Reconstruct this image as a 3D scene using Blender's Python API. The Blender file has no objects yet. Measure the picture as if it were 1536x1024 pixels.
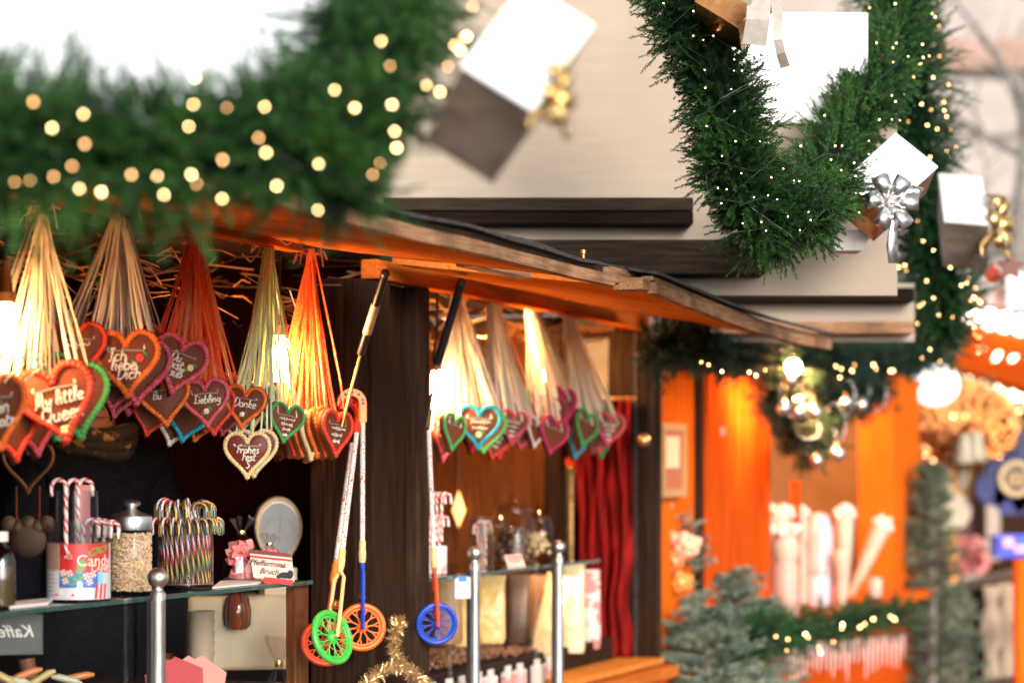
import bpy, math, random
from mathutils import Vector, Matrix
V = Vector
PI = math.pi
R = random.Random(11)
scene = bpy.context.scene
COL = scene.collection
# ------------------------------------------------------------------ geometry of the place
FPX, HX, HY, CZ = 3627.0, 768.0, 705.0, 1.6        # 85 mm lens, eye at 1.6 m
def at(px, py, Y):                                   # a point at distance Y
    return V(((px-HX)/FPX*Y, Y, CZ+(HY-py)/FPX*Y))
TH = math.atan2(0.9387, 0.3447)                      # the stall row runs 20 degrees off the view axis
SX, SY = V((0.3447, 0.9387, 0)), V((-0.9387, 0.3447, 0))   # along the row / into the stall
O = V((-0.4086, 6.5, 0))
RC = -O.dot(SY)
def tt(px, off=0.0):                                 # distance to the stall front (off = metres towards the customer)
    u = (px-HX)/FPX
    return (-2.624+off)/(0.9387*u-0.3447)
def F(px, py, off=0.0): return at(px, py, tt(px, off))
def te(px, s):                                       # distance to a cross wall at station s
    u = (px-HX)/FPX
    return (s+O.dot(SX))/(0.3447*u+0.9387)
def E(px, py, s): return at(px, py, te(px, s))
def loc(p): q = p-O; return V((q.dot(SX), q.dot(SY), p.z))
def sp(px, off=0.0): return loc(F(px, 705, off)).x
def zz(px, py, off=0.0): return F(px, py, off).z
def S(s, d, z): return O+SX*s+SY*d+V((0, 0, z))
SROT = Matrix.Rotation(TH, 4, 'Z')
# ------------------------------------------------------------------ mesh builder
class MB:
    def __init__(self): self.v, self.f, self.m = [], [], []
    def add(self, vs, fs, mi=0):
        b = len(self.v); self.v += [V(p) for p in vs]
        for f in fs: self.f.append(tuple(b+i for i in f)); self.m.append(mi)
    def box(self, x0, x1, y0, y1, z0, z1, M=None, mi=0):
        vs = [V((x, y, z)) for z in (z0, z1) for y in (y0, y1) for x in (x0, x1)]
        if M is not None: vs = [M @ p for p in vs]
        self.add(vs, [(0,2,3,1),(4,5,7,6),(0,1,5,4),(2,6,7,3),(0,4,6,2),(1,3,7,5)], mi)
        return self
    def hexa(self, p, mi=0):                         # 8 corners: bottom 4 ccw then top 4 ccw
        self.add(p, [(3,2,1,0),(4,5,6,7),(0,1,5,4),(1,2,6,5),(2,3,7,6),(3,0,4,7)], mi); return self
    def tube(self, pts, r, n=8, caps=True, mi=0, mf=None, closed=False):
        pts = [V(p) for p in pts]; k = len(pts)
        rs = r if isinstance(r, (list, tuple)) else [r]*k
        b = len(self.v); up = None
        for i, p in enumerate(pts):
            a = pts[(i-1) % k] if (i > 0 or closed) else p
            c = pts[(i+1) % k] if (i < k-1 or closed) else p
            t = (c-a).normalized()
            if up is None:
                up = t.orthogonal().normalized()
            up = (up-t*up.dot(t))
            up = up.normalized() if up.length > 1e-6 else t.orthogonal().normalized()
            w = t.cross(up)
            for j in range(n):
                an = 2*PI*j/n
                self.v.append(p+(up*math.cos(an)+w*math.sin(an))*rs[i])
        m = k if closed else k-1
        for i in range(m):
            for j in range(n):
                i2 = (i+1) % k
                self.f.append((b+i*n+j, b+i*n+(j+1) % n, b+i2*n+(j+1) % n, b+i2*n+j))
                self.m.append(mf(i, j) if mf else mi)
        if caps and not closed:
            self.f.append(tuple(b+j for j in reversed(range(n)))); self.m.append(mi)
            self.f.append(tuple(b+(k-1)*n+j for j in range(n))); self.m.append(mi)
        return self
    def lathe(self, prof, n=24, M=None, mi=0, cap=True):
        b = len(self.v)
        for r, z in prof:
            for j in range(n):
                a = 2*PI*j/n; p = V((r*math.cos(a), r*math.sin(a), z))
                self.v.append(M @ p if M is not None else p)
        for i in range(len(prof)-1):
            for j in range(n):
                self.f.append((b+i*n+j, b+i*n+(j+1) % n, b+(i+1)*n+(j+1) % n, b+(i+1)*n+j)); self.m.append(mi)
        if cap:
            if prof[0][0] > 1e-5: self.f.append(tuple(b+j for j in reversed(range(n)))); self.m.append(mi)
            if prof[-1][0] > 1e-5: self.f.append(tuple(b+(len(prof)-1)*n+j for j in range(n))); self.m.append(mi)
        return self
    def ell(self, c, rx, ry=None, rz=None, n=12, k=8, M=None, mi=0):
        ry = ry or rx; rz = rz or rx
        T = Matrix.Translation(V(c)) @ Matrix.Diagonal((rx, ry, rz, 1))
        if M is not None: T = M @ T
        return self.lathe([(math.sin(PI*i/k), -math.cos(PI*i/k)) for i in range(k+1)], n, T, mi, cap=False)
    def prism(self, poly, y0, y1, M=None, mi=0):     # poly in x,z; thickness along y
        n = len(poly)
        vs = [V((x, y0, z)) for x, z in poly]+[V((x, y1, z)) for x, z in poly]
        if M is not None: vs = [M @ p for p in vs]
        self.add(vs, [tuple(range(n)), tuple(reversed(range(n, 2*n)))]+[(i, i+n, (i+1) % n+n, (i+1) % n) for i in range(n)], mi)
        return self
    def strip(self, pts, w, th=0.0006, wv=None, mi=0):  # flat ribbon with thickness
        pts = [V(p) for p in pts]; k = len(pts); b = len(self.v)
        for i, p in enumerate(pts):
            t = (pts[min(i+1, k-1)]-pts[max(i-1, 0)]).normalized()
            ww = (wv[i] if isinstance(wv, list) else wv) if wv is not None else V((1, 0, 0))
            ww = V(ww); ww = (ww-t*ww.dot(t)); ww = ww.normalized() if ww.length > 1e-5 else t.orthogonal().normalized()
            nn = t.cross(ww)
            W = w[i] if isinstance(w, (list, tuple)) else w
            for a, c in ((-1, -1), (1, -1), (1, 1), (-1, 1)):
                self.v.append(p+ww*(a*W/2)+nn*(c*th/2))
        for i in range(k-1):
            for j in range(4):
                self.f.append((b+i*4+j, b+i*4+(j+1) % 4, b+(i+1)*4+(j+1) % 4, b+(i+1)*4+j)); self.m.append(mi)
        self.f.append((b+3, b+2, b+1, b)); self.m.append(mi)
        e = b+(k-1)*4; self.f.append((e, e+1, e+2, e+3)); self.m.append(mi)
        return self
    def mesh(self, name, mats, smooth=False):
        me = bpy.data.meshes.new(name); me.from_pydata([tuple(p) for p in self.v], [], self.f)
        for m in (mats if isinstance(mats, (list, tuple)) else [mats]): me.materials.append(m)
        me.polygons.foreach_set('material_index', self.m)
        if smooth: me.polygons.foreach_set('use_smooth', [True]*len(self.f))
        me.update(); return me
def wmat(o):
    return (wmat(o.parent) @ o.matrix_basis) if o.parent else o.matrix_basis.copy()
def props(o, label=None, cat=None, group=None, kind=None):
    for k, v in (('label', label), ('category', cat), ('group', group), ('kind', kind)):
        if v: o[k] = v
    return o
def obj(name, mb, mat=None, parent=None, smooth=False, world=False, bevel=0, M=None, **kw):
    if isinstance(mb, MB):
        if world and parent is not None:
            I = wmat(parent).inverted(); mb.v = [I @ p for p in mb.v]
        me = mb.mesh(name, mat, smooth)
    else: me = mb
    o = bpy.data.objects.new(name, me); COL.objects.link(o); o.parent = parent
    if M is not None: o.matrix_basis = M
    if smooth and isinstance(mb, MB) and smooth != 'all':
        md = o.modifiers.new('e', 'EDGE_SPLIT'); md.split_angle = math.radians(42)
    if bevel:
        b = o.modifiers.new('b', 'BEVEL'); b.width = bevel; b.segments = 2; b.limit_method = 'ANGLE'; b.angle_limit = 0.7
    props(o, **kw); return o
def thing(name, label, cat, p=(0, 0, 0), M=None, group=None, scale=1.0):
    o = bpy.data.objects.new(name, None); COL.objects.link(o); o.empty_display_size = 0.05
    o.matrix_basis = Matrix.Translation(V(p)) @ (M if M is not None else Matrix()) @ Matrix.Diagonal((scale, scale, scale, 1))
    return props(o, label, cat, group)
def copy_tree(o, parent=None):
    c = o.copy(); COL.objects.link(c); c.parent = parent
    for ch in list(o.children): copy_tree(ch, c)
    return c
def rot(x=0, y=0, z=0):
    return Matrix.Rotation(math.radians(z), 4, 'Z') @ Matrix.Rotation(math.radians(y), 4, 'Y') @ Matrix.Rotation(math.radians(x), 4, 'X')
def place(o, p, M=None, scale=1.0):
    o.matrix_basis = Matrix.Translation(V(p)) @ (M if M is not None else Matrix()) @ Matrix.Diagonal((scale, scale, scale, 1))
# ------------------------------------------------------------------ materials
def nt(name):
    m = bpy.data.materials.new(name); m.use_nodes = True
    return m, m.node_tree, m.node_tree.nodes['Principled BSDF']
def pm(name, c1, c2=None, scale=20, rough=0.5, rough2=None, bump=0.0, metal=0.0, st=(1, 1, 1), coat=0.0, trans=0.0, detail=6, emit=None, es=0, bdist=0.01, lo=0.35, hi=0.65, sss=0.0, c3=None, s3=3, spec=0.5, sheen=0):
    m, t, b = nt(name); N, L = t.nodes, t.links
    b.inputs['Roughness'].default_value = rough; b.inputs['Metallic'].default_value = metal
    b.inputs['Coat Weight'].default_value = coat; b.inputs['Coat Roughness'].default_value = 0.12
    b.inputs['Transmission Weight'].default_value = trans
    b.inputs['Specular IOR Level'].default_value = spec
    if sss:
        b.inputs['Subsurface Weight'].default_value = sss; b.inputs['Subsurface Radius'].default_value = (0.01, 0.006, 0.003)
    b.inputs['Base Color'].default_value = (*c1, 1)
    if emit: b.inputs['Emission Color'].default_value = (*emit, 1); b.inputs['Emission Strength'].default_value = es
    tc = N.new('ShaderNodeTexCoord'); mp = N.new('ShaderNodeMapping'); mp.inputs['Scale'].default_value = st
    L.new(tc.outputs['Object'], mp.inputs['Vector'])
    nz = N.new('ShaderNodeTexNoise'); nz.inputs['Scale'].default_value = scale; nz.inputs['Detail'].default_value = detail
    L.new(mp.outputs[0], nz.inputs['Vector'])
    if c2:
        rp = N.new('ShaderNodeValToRGB'); rp.color_ramp.elements[0].position = lo; rp.color_ramp.elements[1].position = hi
        rp.color_ramp.elements[0].color = (*c1, 1); rp.color_ramp.elements[1].color = (*c2, 1)
        L.new(nz.outputs['Fac'], rp.inputs[0]); src = rp.outputs[0]
        if c3:
            n3 = N.new('ShaderNodeTexNoise'); n3.inputs['Scale'].default_value = s3; n3.inputs['Detail'].default_value = 3
            L.new(tc.outputs['Object'], n3.inputs['Vector'])
            r3 = N.new('ShaderNodeMapRange'); r3.inputs[1].default_value = 0.45; r3.inputs[2].default_value = 0.7
            L.new(n3.outputs['Fac'], r3.inputs[0])
            mx = N.new('ShaderNodeMix'); mx.data_type = 'RGBA'; L.new(r3.outputs[0], mx.inputs[0]); L.new(src, mx.inputs[6]); mx.inputs[7].default_value = (*c3, 1)
            src = mx.outputs[2]
        L.new(src, b.inputs['Base Color'])
    if rough2 is not None:
        rr = N.new('ShaderNodeMapRange'); rr.inputs[3].default_value = rough; rr.inputs[4].default_value = rough2
        rr.inputs[1].default_value = 0.3; rr.inputs[2].default_value = 0.7
        L.new(nz.outputs['Fac'], rr.inputs[0]); L.new(rr.outputs[0], b.inputs['Roughness'])
    if bump:
        bp = N.new('ShaderNodeBump'); bp.inputs['Strength'].default_value = bump; bp.inputs['Distance'].default_value = bdist
        L.new(nz.outputs['Fac'], bp.inputs['Height']); L.new(bp.outputs[0], b.inputs['Normal'])
    return m
def glow(name, c, s):
    m, t, b = nt(name); b.inputs['Base Color'].default_value = (*c, 1)
    b.inputs['Emission Color'].default_value = (*c, 1); b.inputs['Emission Strength'].default_value = s; return m
def glass(name, tint=(0.93, 0.97, 0.95), ior=1.33, rough=0.03, extra=0.0):
    m, t, b = nt(name); N, L = t.nodes, t.links; N.remove(b)
    out = [n for n in N if n.type == 'OUTPUT_MATERIAL'][0]
    tr = N.new('ShaderNodeBsdfTransparent'); tr.inputs[0].default_value = (*tint, 1)
    gl = N.new('ShaderNodeBsdfGlossy'); gl.inputs['Roughness'].default_value = rough
    fr = N.new('ShaderNodeFresnel'); fr.inputs[0].default_value = ior
    ad = N.new('ShaderNodeMath'); ad.operation = 'ADD'; ad.use_clamp = True; ad.inputs[1].default_value = extra
    mx = N.new('ShaderNodeMixShader'); L.new(fr.outputs[0], ad.inputs[0]); L.new(ad.outputs[0], mx.inputs[0])
    ge = N.new('ShaderNodeNewGeometry'); fl = N.new('ShaderNodeMath'); fl.operation = 'SUBTRACT'; fl.inputs[0].default_value = 1; L.new(ge.outputs['Backfacing'], fl.inputs[1])
    mu = N.new('ShaderNodeMath'); mu.operation = 'MULTIPLY'; mu.use_clamp = True; L.new(ad.outputs[0], mu.inputs[0]); L.new(fl.outputs[0], mu.inputs[1]); L.new(mu.outputs[0], mx.inputs[0])
    L.new(tr.outputs[0], mx.inputs[1]); L.new(gl.outputs[0], mx.inputs[2]); L.new(mx.outputs[0], out.inputs[0])
    return m
def foliage(name, a, b2, scale=40, rough=0.45):
    m = pm(name, a, b2, scale=scale, rough=rough, spec=.25, lo=0.4, hi=0.62, c3=(b2[0]*1.9, b2[1]*1.6, b2[2]*1.5), s3=7); return m

BULBG = {}
WOODX = (1, 14, 14); WOODZ = (14, 14, 1)
M = dict(
 cream=pm('cream_board', (0.335, 0.272, 0.215), (0.365, 0.298, 0.236), scale=8, st=(0.6, 2, 5), rough=0.7, bump=0.3, bdist=0.003, c3=(0.305, 0.245, 0.19), s3=1.6, spec=0.12),
 white=pm('white_board', (0.86, 0.87, 0.88), (0.9, 0.9, 0.9), scale=6, rough=0.5),
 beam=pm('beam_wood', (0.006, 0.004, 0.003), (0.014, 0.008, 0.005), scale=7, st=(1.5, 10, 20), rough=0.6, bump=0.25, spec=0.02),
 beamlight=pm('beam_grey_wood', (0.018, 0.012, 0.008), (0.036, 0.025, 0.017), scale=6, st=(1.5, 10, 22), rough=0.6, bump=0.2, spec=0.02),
 flapunder=pm('pine_orange', (0.36, 0.095, 0.018), (0.50, 0.15, 0.03), scale=6, st=(1, 16, 16), rough=0.5, bump=0.15, c3=(0.36, 0.065, 0.008), spec=0.0),
 trim=pm('weathered_trim', (0.20, 0.10, 0.052), (0.40, 0.22, 0.12), scale=9, st=(1, 12, 22), rough=0.65, bump=0.5, c3=(0.14, 0.075, 0.04), s3=6, spec=0.02),
 glass_reflection=pm('door_reflection', (0.02, 0.016, 0.014), (0.20, 0.10, 0.085), scale=9, st=(1, 1, .4), rough=0.2, lo=.5, hi=.62),  # pinkish mottling paints a reflection into the door glass colour
 felt=pm('roof_felt', (0.012, 0.011, 0.011), (0.05, 0.04, 0.035), scale=60, rough=0.75, bump=0.5),
 header=pm('header_wood', (0.40, 0.07, 0.010), (0.55, 0.12, 0.016), scale=7, st=(1, 16, 16), rough=0.45, bump=0.2, spec=0.0),
 post=pm('dark_post', (0.014, 0.0065, 0.004), (0.038, 0.018, 0.010), scale=6, st=(18, 18, 1.2), rough=0.5, bump=0.3, c3=(0.02, 0.012, 0.01), spec=0.02),
 postbrown=pm('brown_post', (0.026, 0.014, 0.009), (0.052, 0.029, 0.018), scale=6, st=(18, 18, 1.2), rough=0.55, bump=0.3, spec=0.02),
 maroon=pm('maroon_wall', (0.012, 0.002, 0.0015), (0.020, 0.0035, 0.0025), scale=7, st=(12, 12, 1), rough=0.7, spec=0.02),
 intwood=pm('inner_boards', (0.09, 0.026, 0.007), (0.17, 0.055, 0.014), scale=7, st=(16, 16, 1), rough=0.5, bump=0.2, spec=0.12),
 hut=pm('hut_orange', (0.50, 0.085, 0.006), (0.62, 0.115, 0.009), scale=5, st=(16, 16, 1), rough=0.5, bump=0.15, c3=(0.60, 0.12, 0.010), s3=4, spec=0.0),
 hutred=pm('hut_red', (0.44, 0.052, 0.005), (0.55, 0.08, 0.008), scale=5, st=(16, 16, 1), rough=0.5, bump=0.15, spec=0.0),
 huthoney=pm('honey_boards', (0.44, 0.15, 0.025), (0.54, 0.21, 0.045), scale=5, st=(14, 14, 1), rough=0.5, spec=0.0),
 olive=pm('olive_wall', (0.20, 0.16, 0.09), (0.26, 0.2, 0.12), scale=6, rough=0.6, spec=0.12),
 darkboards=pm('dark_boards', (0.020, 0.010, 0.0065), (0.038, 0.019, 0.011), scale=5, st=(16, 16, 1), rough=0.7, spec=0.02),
 steel=pm('brushed_steel', (0.55, 0.53, 0.50), (0.68, 0.66, 0.63), scale=50, st=(6, 6, 0.3), rough=0.32, rough2=0.42, metal=1.0),
 dsteel=pm('dark_steel', (0.08, 0.08, 0.08), rough=0.4, metal=0.9),
 brass=pm('aged_brass', (0.48, 0.24, 0.08), (0.62, 0.34, 0.12), scale=30, rough=0.35, metal=1.0),
 black=pm('black_plastic', (0.012, 0.012, 0.013), rough=0.35),
 glass=glass('clear_glass', (0.95, 0.96, 0.95)),
 gshelf=glass('green_glass', (0.75, 0.86, 0.80), extra=0.04),
 gedge=pm('glass_edge', (0.02, 0.06, 0.045), (0.03, 0.09, 0.07), scale=20, rough=0.12, coat=0.6),
 plastic=glass('clear_plastic', (0.90, 0.90, 0.90), extra=0.045, rough=0.12),
 cello=glass('cellophane', (0.93, 0.92, 0.90), extra=0.09, rough=0.15),
 cookie=pm('gingerbread', (0.13, 0.032, 0.014), (0.20, 0.060, 0.026), scale=45, rough=0.5, bump=0.25, bdist=0.002, spec=.15),
 cookiered=pm('gingerbread_red', (0.13, 0.013, 0.006), (0.17, 0.020, 0.008), scale=40, rough=0.4, bump=0.2, bdist=0.002, spec=.25),
 iwhite=pm('icing_white', (0.80, 0.72, 0.60), (0.85, 0.78, 0.68), scale=50, rough=0.4),
 igreen=pm('icing_leaf', (0.05, 0.32, 0.06), rough=0.4),
 iyellow=pm('icing_cream', (0.85, 0.72, 0.34), rough=0.4),
 skin=pm('skin', (0.34, 0.15, 0.085), (0.40, 0.18, 0.11), scale=18, rough=0.5, sss=0.2),
 cloth=pm('dark_cloth', (0.006, 0.007, 0.012), (0.012, 0.014, 0.022), scale=90, rough=0.85, bump=0.3, spec=0.02),
 curtain=pm('red_velvet', (0.10, 0.002, 0.0015), (0.24, 0.006, 0.004), scale=22, st=(1, 1, .25), rough=0.75, bump=.4, spec=0.12),
 paper=pm('white_paper', (0.75, 0.70, 0.66), rough=0.7),
 cable=pm('cable', (0.012, 0.03, 0.015), rough=0.5),
 gold=pm('gold_foil', (0.72, 0.46, 0.16), (0.85, 0.6, 0.25), scale=18, rough=0.22, rough2=0.38, metal=1.0, bump=0.4, bdist=0.01),
 copper=pm('copper_foil', (0.50, 0.20, 0.07), (0.70, 0.34, 0.14), scale=14, rough=0.22, rough2=0.35, metal=1.0, bump=0.5, bdist=0.01),
 silver=pm('silver_foil', (0.66, 0.64, 0.62), (0.78, 0.77, 0.76), scale=14, rough=0.2, rough2=0.35, metal=1.0, bump=0.4, bdist=0.01),
 greyfoil=pm('grey_foil', (0.055, 0.038, 0.028), (0.17, 0.135, 0.105), scale=6, st=(1, 1, 2.2), rough=0.42, rough2=0.6, metal=0.25, bump=0.8, bdist=0.03),
 satin=pm('white_satin', (0.26, 0.225, 0.19), (0.31, 0.27, 0.23), scale=60, rough=0.45, sss=0.1),
 paleg=pm('pale_grey_paper', (0.50, 0.50, 0.51), (0.60, 0.60, 0.61), scale=9, rough=0.4, bump=0.5, bdist=.02),
 lid=pm('white_lid', (0.74, 0.75, 0.78), (0.80, 0.81, 0.84), scale=5, rough=0.4, bump=0.5, bdist=.02),
)
for k, c, c2 in (('needle_front', (0.006, 0.026, 0.006), (0.026, 0.084, 0.016)), ('needle_mid', (0.004, 0.018, 0.004), (0.018, 0.062, 0.012)),
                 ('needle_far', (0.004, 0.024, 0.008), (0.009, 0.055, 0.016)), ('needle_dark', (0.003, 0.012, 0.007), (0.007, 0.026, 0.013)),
                 ('needle_blue', (0.075, 0.115, 0.085), (0.16, 0.215, 0.165)), ('needle_grey', (0.06, 0.085, 0.055), (0.12, 0.15, 0.10))):
    M[k] = foliage(k, c, c2)
M['core_dark'] = pm('garland_core', (0.002, 0.007, 0.003), rough=0.9, spec=0.1)
M['bulb'] = glow('bulb_glow', (1.0, 0.62, 0.27), 17)
M['bulb_dim'] = glow('bulb_glow_dim', (1.0, 0.50, 0.20), 8)
M['bulb_fardim'] = glow('bulb_glow_far_dim', (1.0, 0.48, 0.16), 7)
M['bulb_mid'] = glow('bulb_glow_small', (1.0, 0.62, 0.30), 6)
M['bulb_far'] = glow('bulb_glow_far', (1.0, 0.58, 0.24), 17)
M['rose'] = pm('icing_rose', (0.72, 0.05, 0.04), rough=0.4)
# ------------------------------------------------------------------ setting
def gmat():
    m, t, b = nt('cobbles'); N, L = t.nodes, t.links
    tc = N.new('ShaderNodeTexCoord'); v = N.new('ShaderNodeTexVoronoi'); v.inputs['Scale'].default_value = 9
    L.new(tc.outputs['Object'], v.inputs['Vector'])
    r = N.new('ShaderNodeValToRGB'); r.color_ramp.elements[0].color = (0.15, 0.125, 0.11, 1); r.color_ramp.elements[1].color = (0.05, 0.042, 0.04, 1)
    r.color_ramp.elements[0].position = 0.3; r.color_ramp.elements[1].position = 0.65
    L.new(v.outputs['Distance'], r.inputs[0]); L.new(r.outputs[0], b.inputs['Base Color']); b.inputs['Roughness'].default_value = 0.7
    bp = N.new('ShaderNodeBump'); bp.inputs['Strength'].default_value = 0.5; bp.invert = True
    L.new(v.outputs['Distance'], bp.inputs['Height']); L.new(bp.outputs[0], b.inputs['Normal']); return m
g = MB(); g.add([(-150, -150, 0), (150, -150, 0), (150, 150, 0), (-150, 150, 0)], [(0, 1, 2, 3)])
obj('ground', g, gmat(), kind='structure')

# ---- far building of pale stone behind the trees
bd = thing('stone_building', 'pale pink stone building with brown cornice bands, far behind the right-hand garland', 'building', (10, 34, 0))
m_st = pm('pale_stone', (0.32, 0.27, 0.245), (0.40, 0.345, 0.315), scale=1.2, rough=0.8, bump=0.2, c3=(0.24, 0.20, 0.18), s3=0.7)
w = MB(); w.box(-9, 16, 0, 8, 0, 14); obj('wall', w, m_st, bd)
m_co = pm('brown_cornice', (0.30, 0.17, 0.13), (0.4, 0.25, 0.2), scale=3, rough=0.8)
for z0, z1 in ((3.55, 4.05), (7.2, 7.6)):
    w = MB(); w.box(-9.1, 16.1, -0.3, 0, z0, z1); obj('cornice', w, m_co, bd)
for z0 in (4.6, 5.4, 6.3):
    w = MB(); w.box(-9.05, 16.05, -0.12, 0, z0, z0+0.12); obj('string_course', w, m_st, bd)
m_wn = pm('window_dark', (0.10, 0.10, 0.11), (0.2, 0.2, 0.22), scale=2, rough=0.15)
for i, x in enumerate((-7.2, -4.2, -1.2, 1.8, 4.8)):
    w = MB(); w.box(x-0.6, x+0.6, -0.03, 0.0, 1.0, 2.9); wo = obj('window', w, m_wn, bd)
    w = MB()
    for a in (-0.68, 0.60): w.box(x+a, x+a+0.08, -0.09, -0.03, 0.95, 2.95)
    w.box(x-0.6, x+0.6, -0.09, -0.03, 2.9, 2.98); w.box(x-0.04, x+0.04, -0.07, -0.03, 1.0, 2.9)
    obj('frame', w, m_st, wo)
# ---- bare tree in front of it
bt = thing('bare_tree', 'bare winter tree with thin grey branches before the pale stone building', 'tree', (4.6, 22, 0))
m_bk = pm('grey_bark', (0.16, 0.14, 0.12), (0.26, 0.23, 0.2), scale=12, rough=0.9, bump=0.4)
w = MB(); w.tube([(0, 0, 0), (0.1, 0, 2), (0.0, 0, 3.6), (0.15, 0, 5.2)], [0.16, 0.13, 0.10, 0.06], 10); obj('trunk', w, m_bk, bt, smooth=True)
def branch(mb, p, d, l, r, dep):
    pts = [p]; q = p
    for i in range(4):
        d = (d+V((R.uniform(-.25, .25), R.uniform(-.25, .25), R.uniform(-.12, .2)))).normalized(); q = q+d*l/4; pts.append(q)
    mb.tube(pts, [r, r*.85, r*.7, r*.55, r*.35], 5)
    if dep:
        for i in range(3): branch(mb, pts[R.randint(1, 4)], (d+V((R.uniform(-1, 1), R.uniform(-.6, .6), R.uniform(-.4, .7)))).normalized(), l*.62, r*.5, dep-1)
for k in range(13):
    w = MB(); z = R.uniform(2.2, 5.2); a = R.uniform(0, 2*PI)
    branch(w, V((0.05, 0, z)), V((math.cos(a), math.sin(a)*.6, R.uniform(0, .5))).normalized(), R.uniform(1.2, 2.1), 0.045, 2)
    obj('limb', w, m_bk, bt)

# ------------------------------------------------------------------ cream gable boards with beams above the stall
def px_box(mb, x0, x1, y0, y1, Y, th, mi=0):        # board facing the camera street side, real thickness behind
    a, b = at(x0, y1, Y), at(x1, y0, Y)
    mb.box(a.x, b.x, Y, Y+th, a.z, b.z, mi=mi); return mb
gp = thing('gable_panel', 'large cream painted gable board with brown beams over the sweet stall', 'gable', at(850, 430, 6.9))
w = MB()
for a_, b_, c_, d_ in ((528, 1110, -170, 345), (690, 985, 345, 411), (985, 1110, 345, 443), (1110, 1346, 186, 443)):
    px_box(w, a_, b_, c_, d_, 6.9, 0.04)
obj('board', w, M['cream'], gp, world=True)
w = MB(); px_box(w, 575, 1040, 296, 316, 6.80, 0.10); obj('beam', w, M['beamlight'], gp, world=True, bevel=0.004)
w = MB(); px_box(w, 575, 1040, 316.5, 336, 6.81, 0.09); obj('beam', w, M['beam'], gp, world=True, bevel=0.004)  # dark board stands in for the beam's shaded underside, shade in its colour
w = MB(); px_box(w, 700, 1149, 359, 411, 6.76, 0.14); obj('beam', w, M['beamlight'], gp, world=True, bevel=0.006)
wp = thing('blank_sign', 'blank white board between the two garlands, above the cream gable', 'sign', at(1200, 185, 6.88))
w = MB(); px_box(w, 1075, 1302, 19, 185, 6.88, 0.03); obj('board', w, M['white'], wp, world=True, bevel=0.004)
w = MB()
px_box(w, 1147, 1151.5, 45, 46.5, 6.877, 0.003); px_box(w, 1147, 1153, 60, 61.0, 6.877, 0.003)
obj('mark', w, M['black'], wp, world=True)
w = MB(); px_box(w, 1085, 1092, 120, 125, 6.91, 0.05); px_box(w, 1085, 1092, 40, 45, 6.91, 0.05); px_box(w, 1060, 1120, 40, 178, 6.96, 0.02); obj('bracket', w, M['dsteel'], wp, world=True)
g2 = thing('gable_panel', 'second cream gable with two narrow brown beams, over the orange hut', 'gable', at(1200, 500, 8.6))
w = MB(); px_box(w, 975, 1372, 425, 512, 8.7, 0.04); obj('board', w, M['cream'], g2, world=True)
w = MB(); px_box(w, 990, 1372, 431, 453, 8.6, 0.10); obj('beam', w, M['beam'], g2, world=True, bevel=0.005)
w = MB(); px_box(w, 1060, 1372, 482, 500, 8.6, 0.10); obj('beam', w, M['trim'], g2, world=True, bevel=0.005)

# ------------------------------------------------------------------ sweet stall
st = thing('market_stall', 'dark wooden sweet stall with raised orange-lit flap, hung with gingerbread hearts', 'stall', O, SROT)
def sb(name, mat, *boxes, par=None, bevel=0.004, **kw):
    w = MB()
    for b in boxes: w.box(*b)
    return obj(name, w, mat, par or st, bevel=bevel, **kw)
S0, SE = -3.6, 2.80
ZI = 2.175
# flap: underside boards rising inwards, trims at the outer edge
s_out = sp(907, 0.8)
def zo(s): return 2.058+0.004*math.sin(s*3.1)-0.006*max(0, 1.2-s)*0
w = MB(); nb = 6
for k in range(nb):
    d0, d1 = -0.80+0.80*k/nb, -0.80+0.80*(k+1)/nb-0.004
    z0, z1 = 2.062+(ZI-2.062)*(d0+.8)/.8, 2.062+(ZI-2.062)*(d1+.8)/.8
    a, b = S0, s_out+0.02*k
    w.hexa([(a, d0, z0), (b, d0, z0), (b, d1, z1), (a, d1, z1), (a, d0, z0+.018), (b, d0, z0+.018), (b, d1, z1+.018), (a, d1, z1+.018)])
obj('flap', w, M['flapunder'], st)
def wavy(s0, s1, dz, amp, n=40, ph=0.0):
    return [(s0+(s1-s0)*i/n, dz+amp*math.sin(5.3*(s0+(s1-s0)*i/n)+ph)+amp*.4*math.sin(13*(s0+(s1-s0)*i/n))) for i in range(n+1)]
def trim(name, mat, s0, s1, zlo, zhi, d0, d1, amp, ph=0, par=None):
    w = MB(); P = wavy(s0, s1, 0, amp, 40, ph)
    for i in range(40):
        (a, za), (b, zb) = P[i], P[i+1]
        w.hexa([(a, d0, zlo+za), (b, d0, zlo+zb), (b, d1, zlo+zb), (a, d1, zlo+za), (a, d0, zhi+za), (b, d0, zhi+zb), (b, d1, zhi+zb), (a, d1, zhi+za)])
    return obj(name, w, mat, par or st)
# outer fascia in three lengths, each a different board
cuts = [S0, sp(430, .8), sp(662, .8), s_out+.0]
w = MB(); w.hexa([(S0, -.70, 2.110), (s_out+.03, -.70, 2.110), (s_out+.1, .02, 2.225), (S0, .02, 2.225), (S0, -.70, 2.116), (s_out+.03, -.70, 2.116), (s_out+.1, .02, 2.231), (S0, .02, 2.231)]); obj('roofing_felt', w, M['felt'], st)
for i in range(3): trim('fascia_board', M['trim'], cuts[i]+.002, cuts[i+1]-.002, 2.052-.0015*i, 2.078-.001*i, -0.822-.003*i, -0.802, 0.0012, i)
trim('fascia_strip', M['beamlight'], S0, s_out-.05, 2.081, 2.094, -0.812, -0.79, 0.0022, 1)
trim('roofing_felt', M['felt'], S0, s_out-.12, 2.094, 2.101, -0.828, -0.72, 0.0042, 2)
trim('roofing_felt', M['felt'], S0, s_out+.04, 2.103, 2.109, -0.80, -0.66, 0.005, .5)
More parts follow.
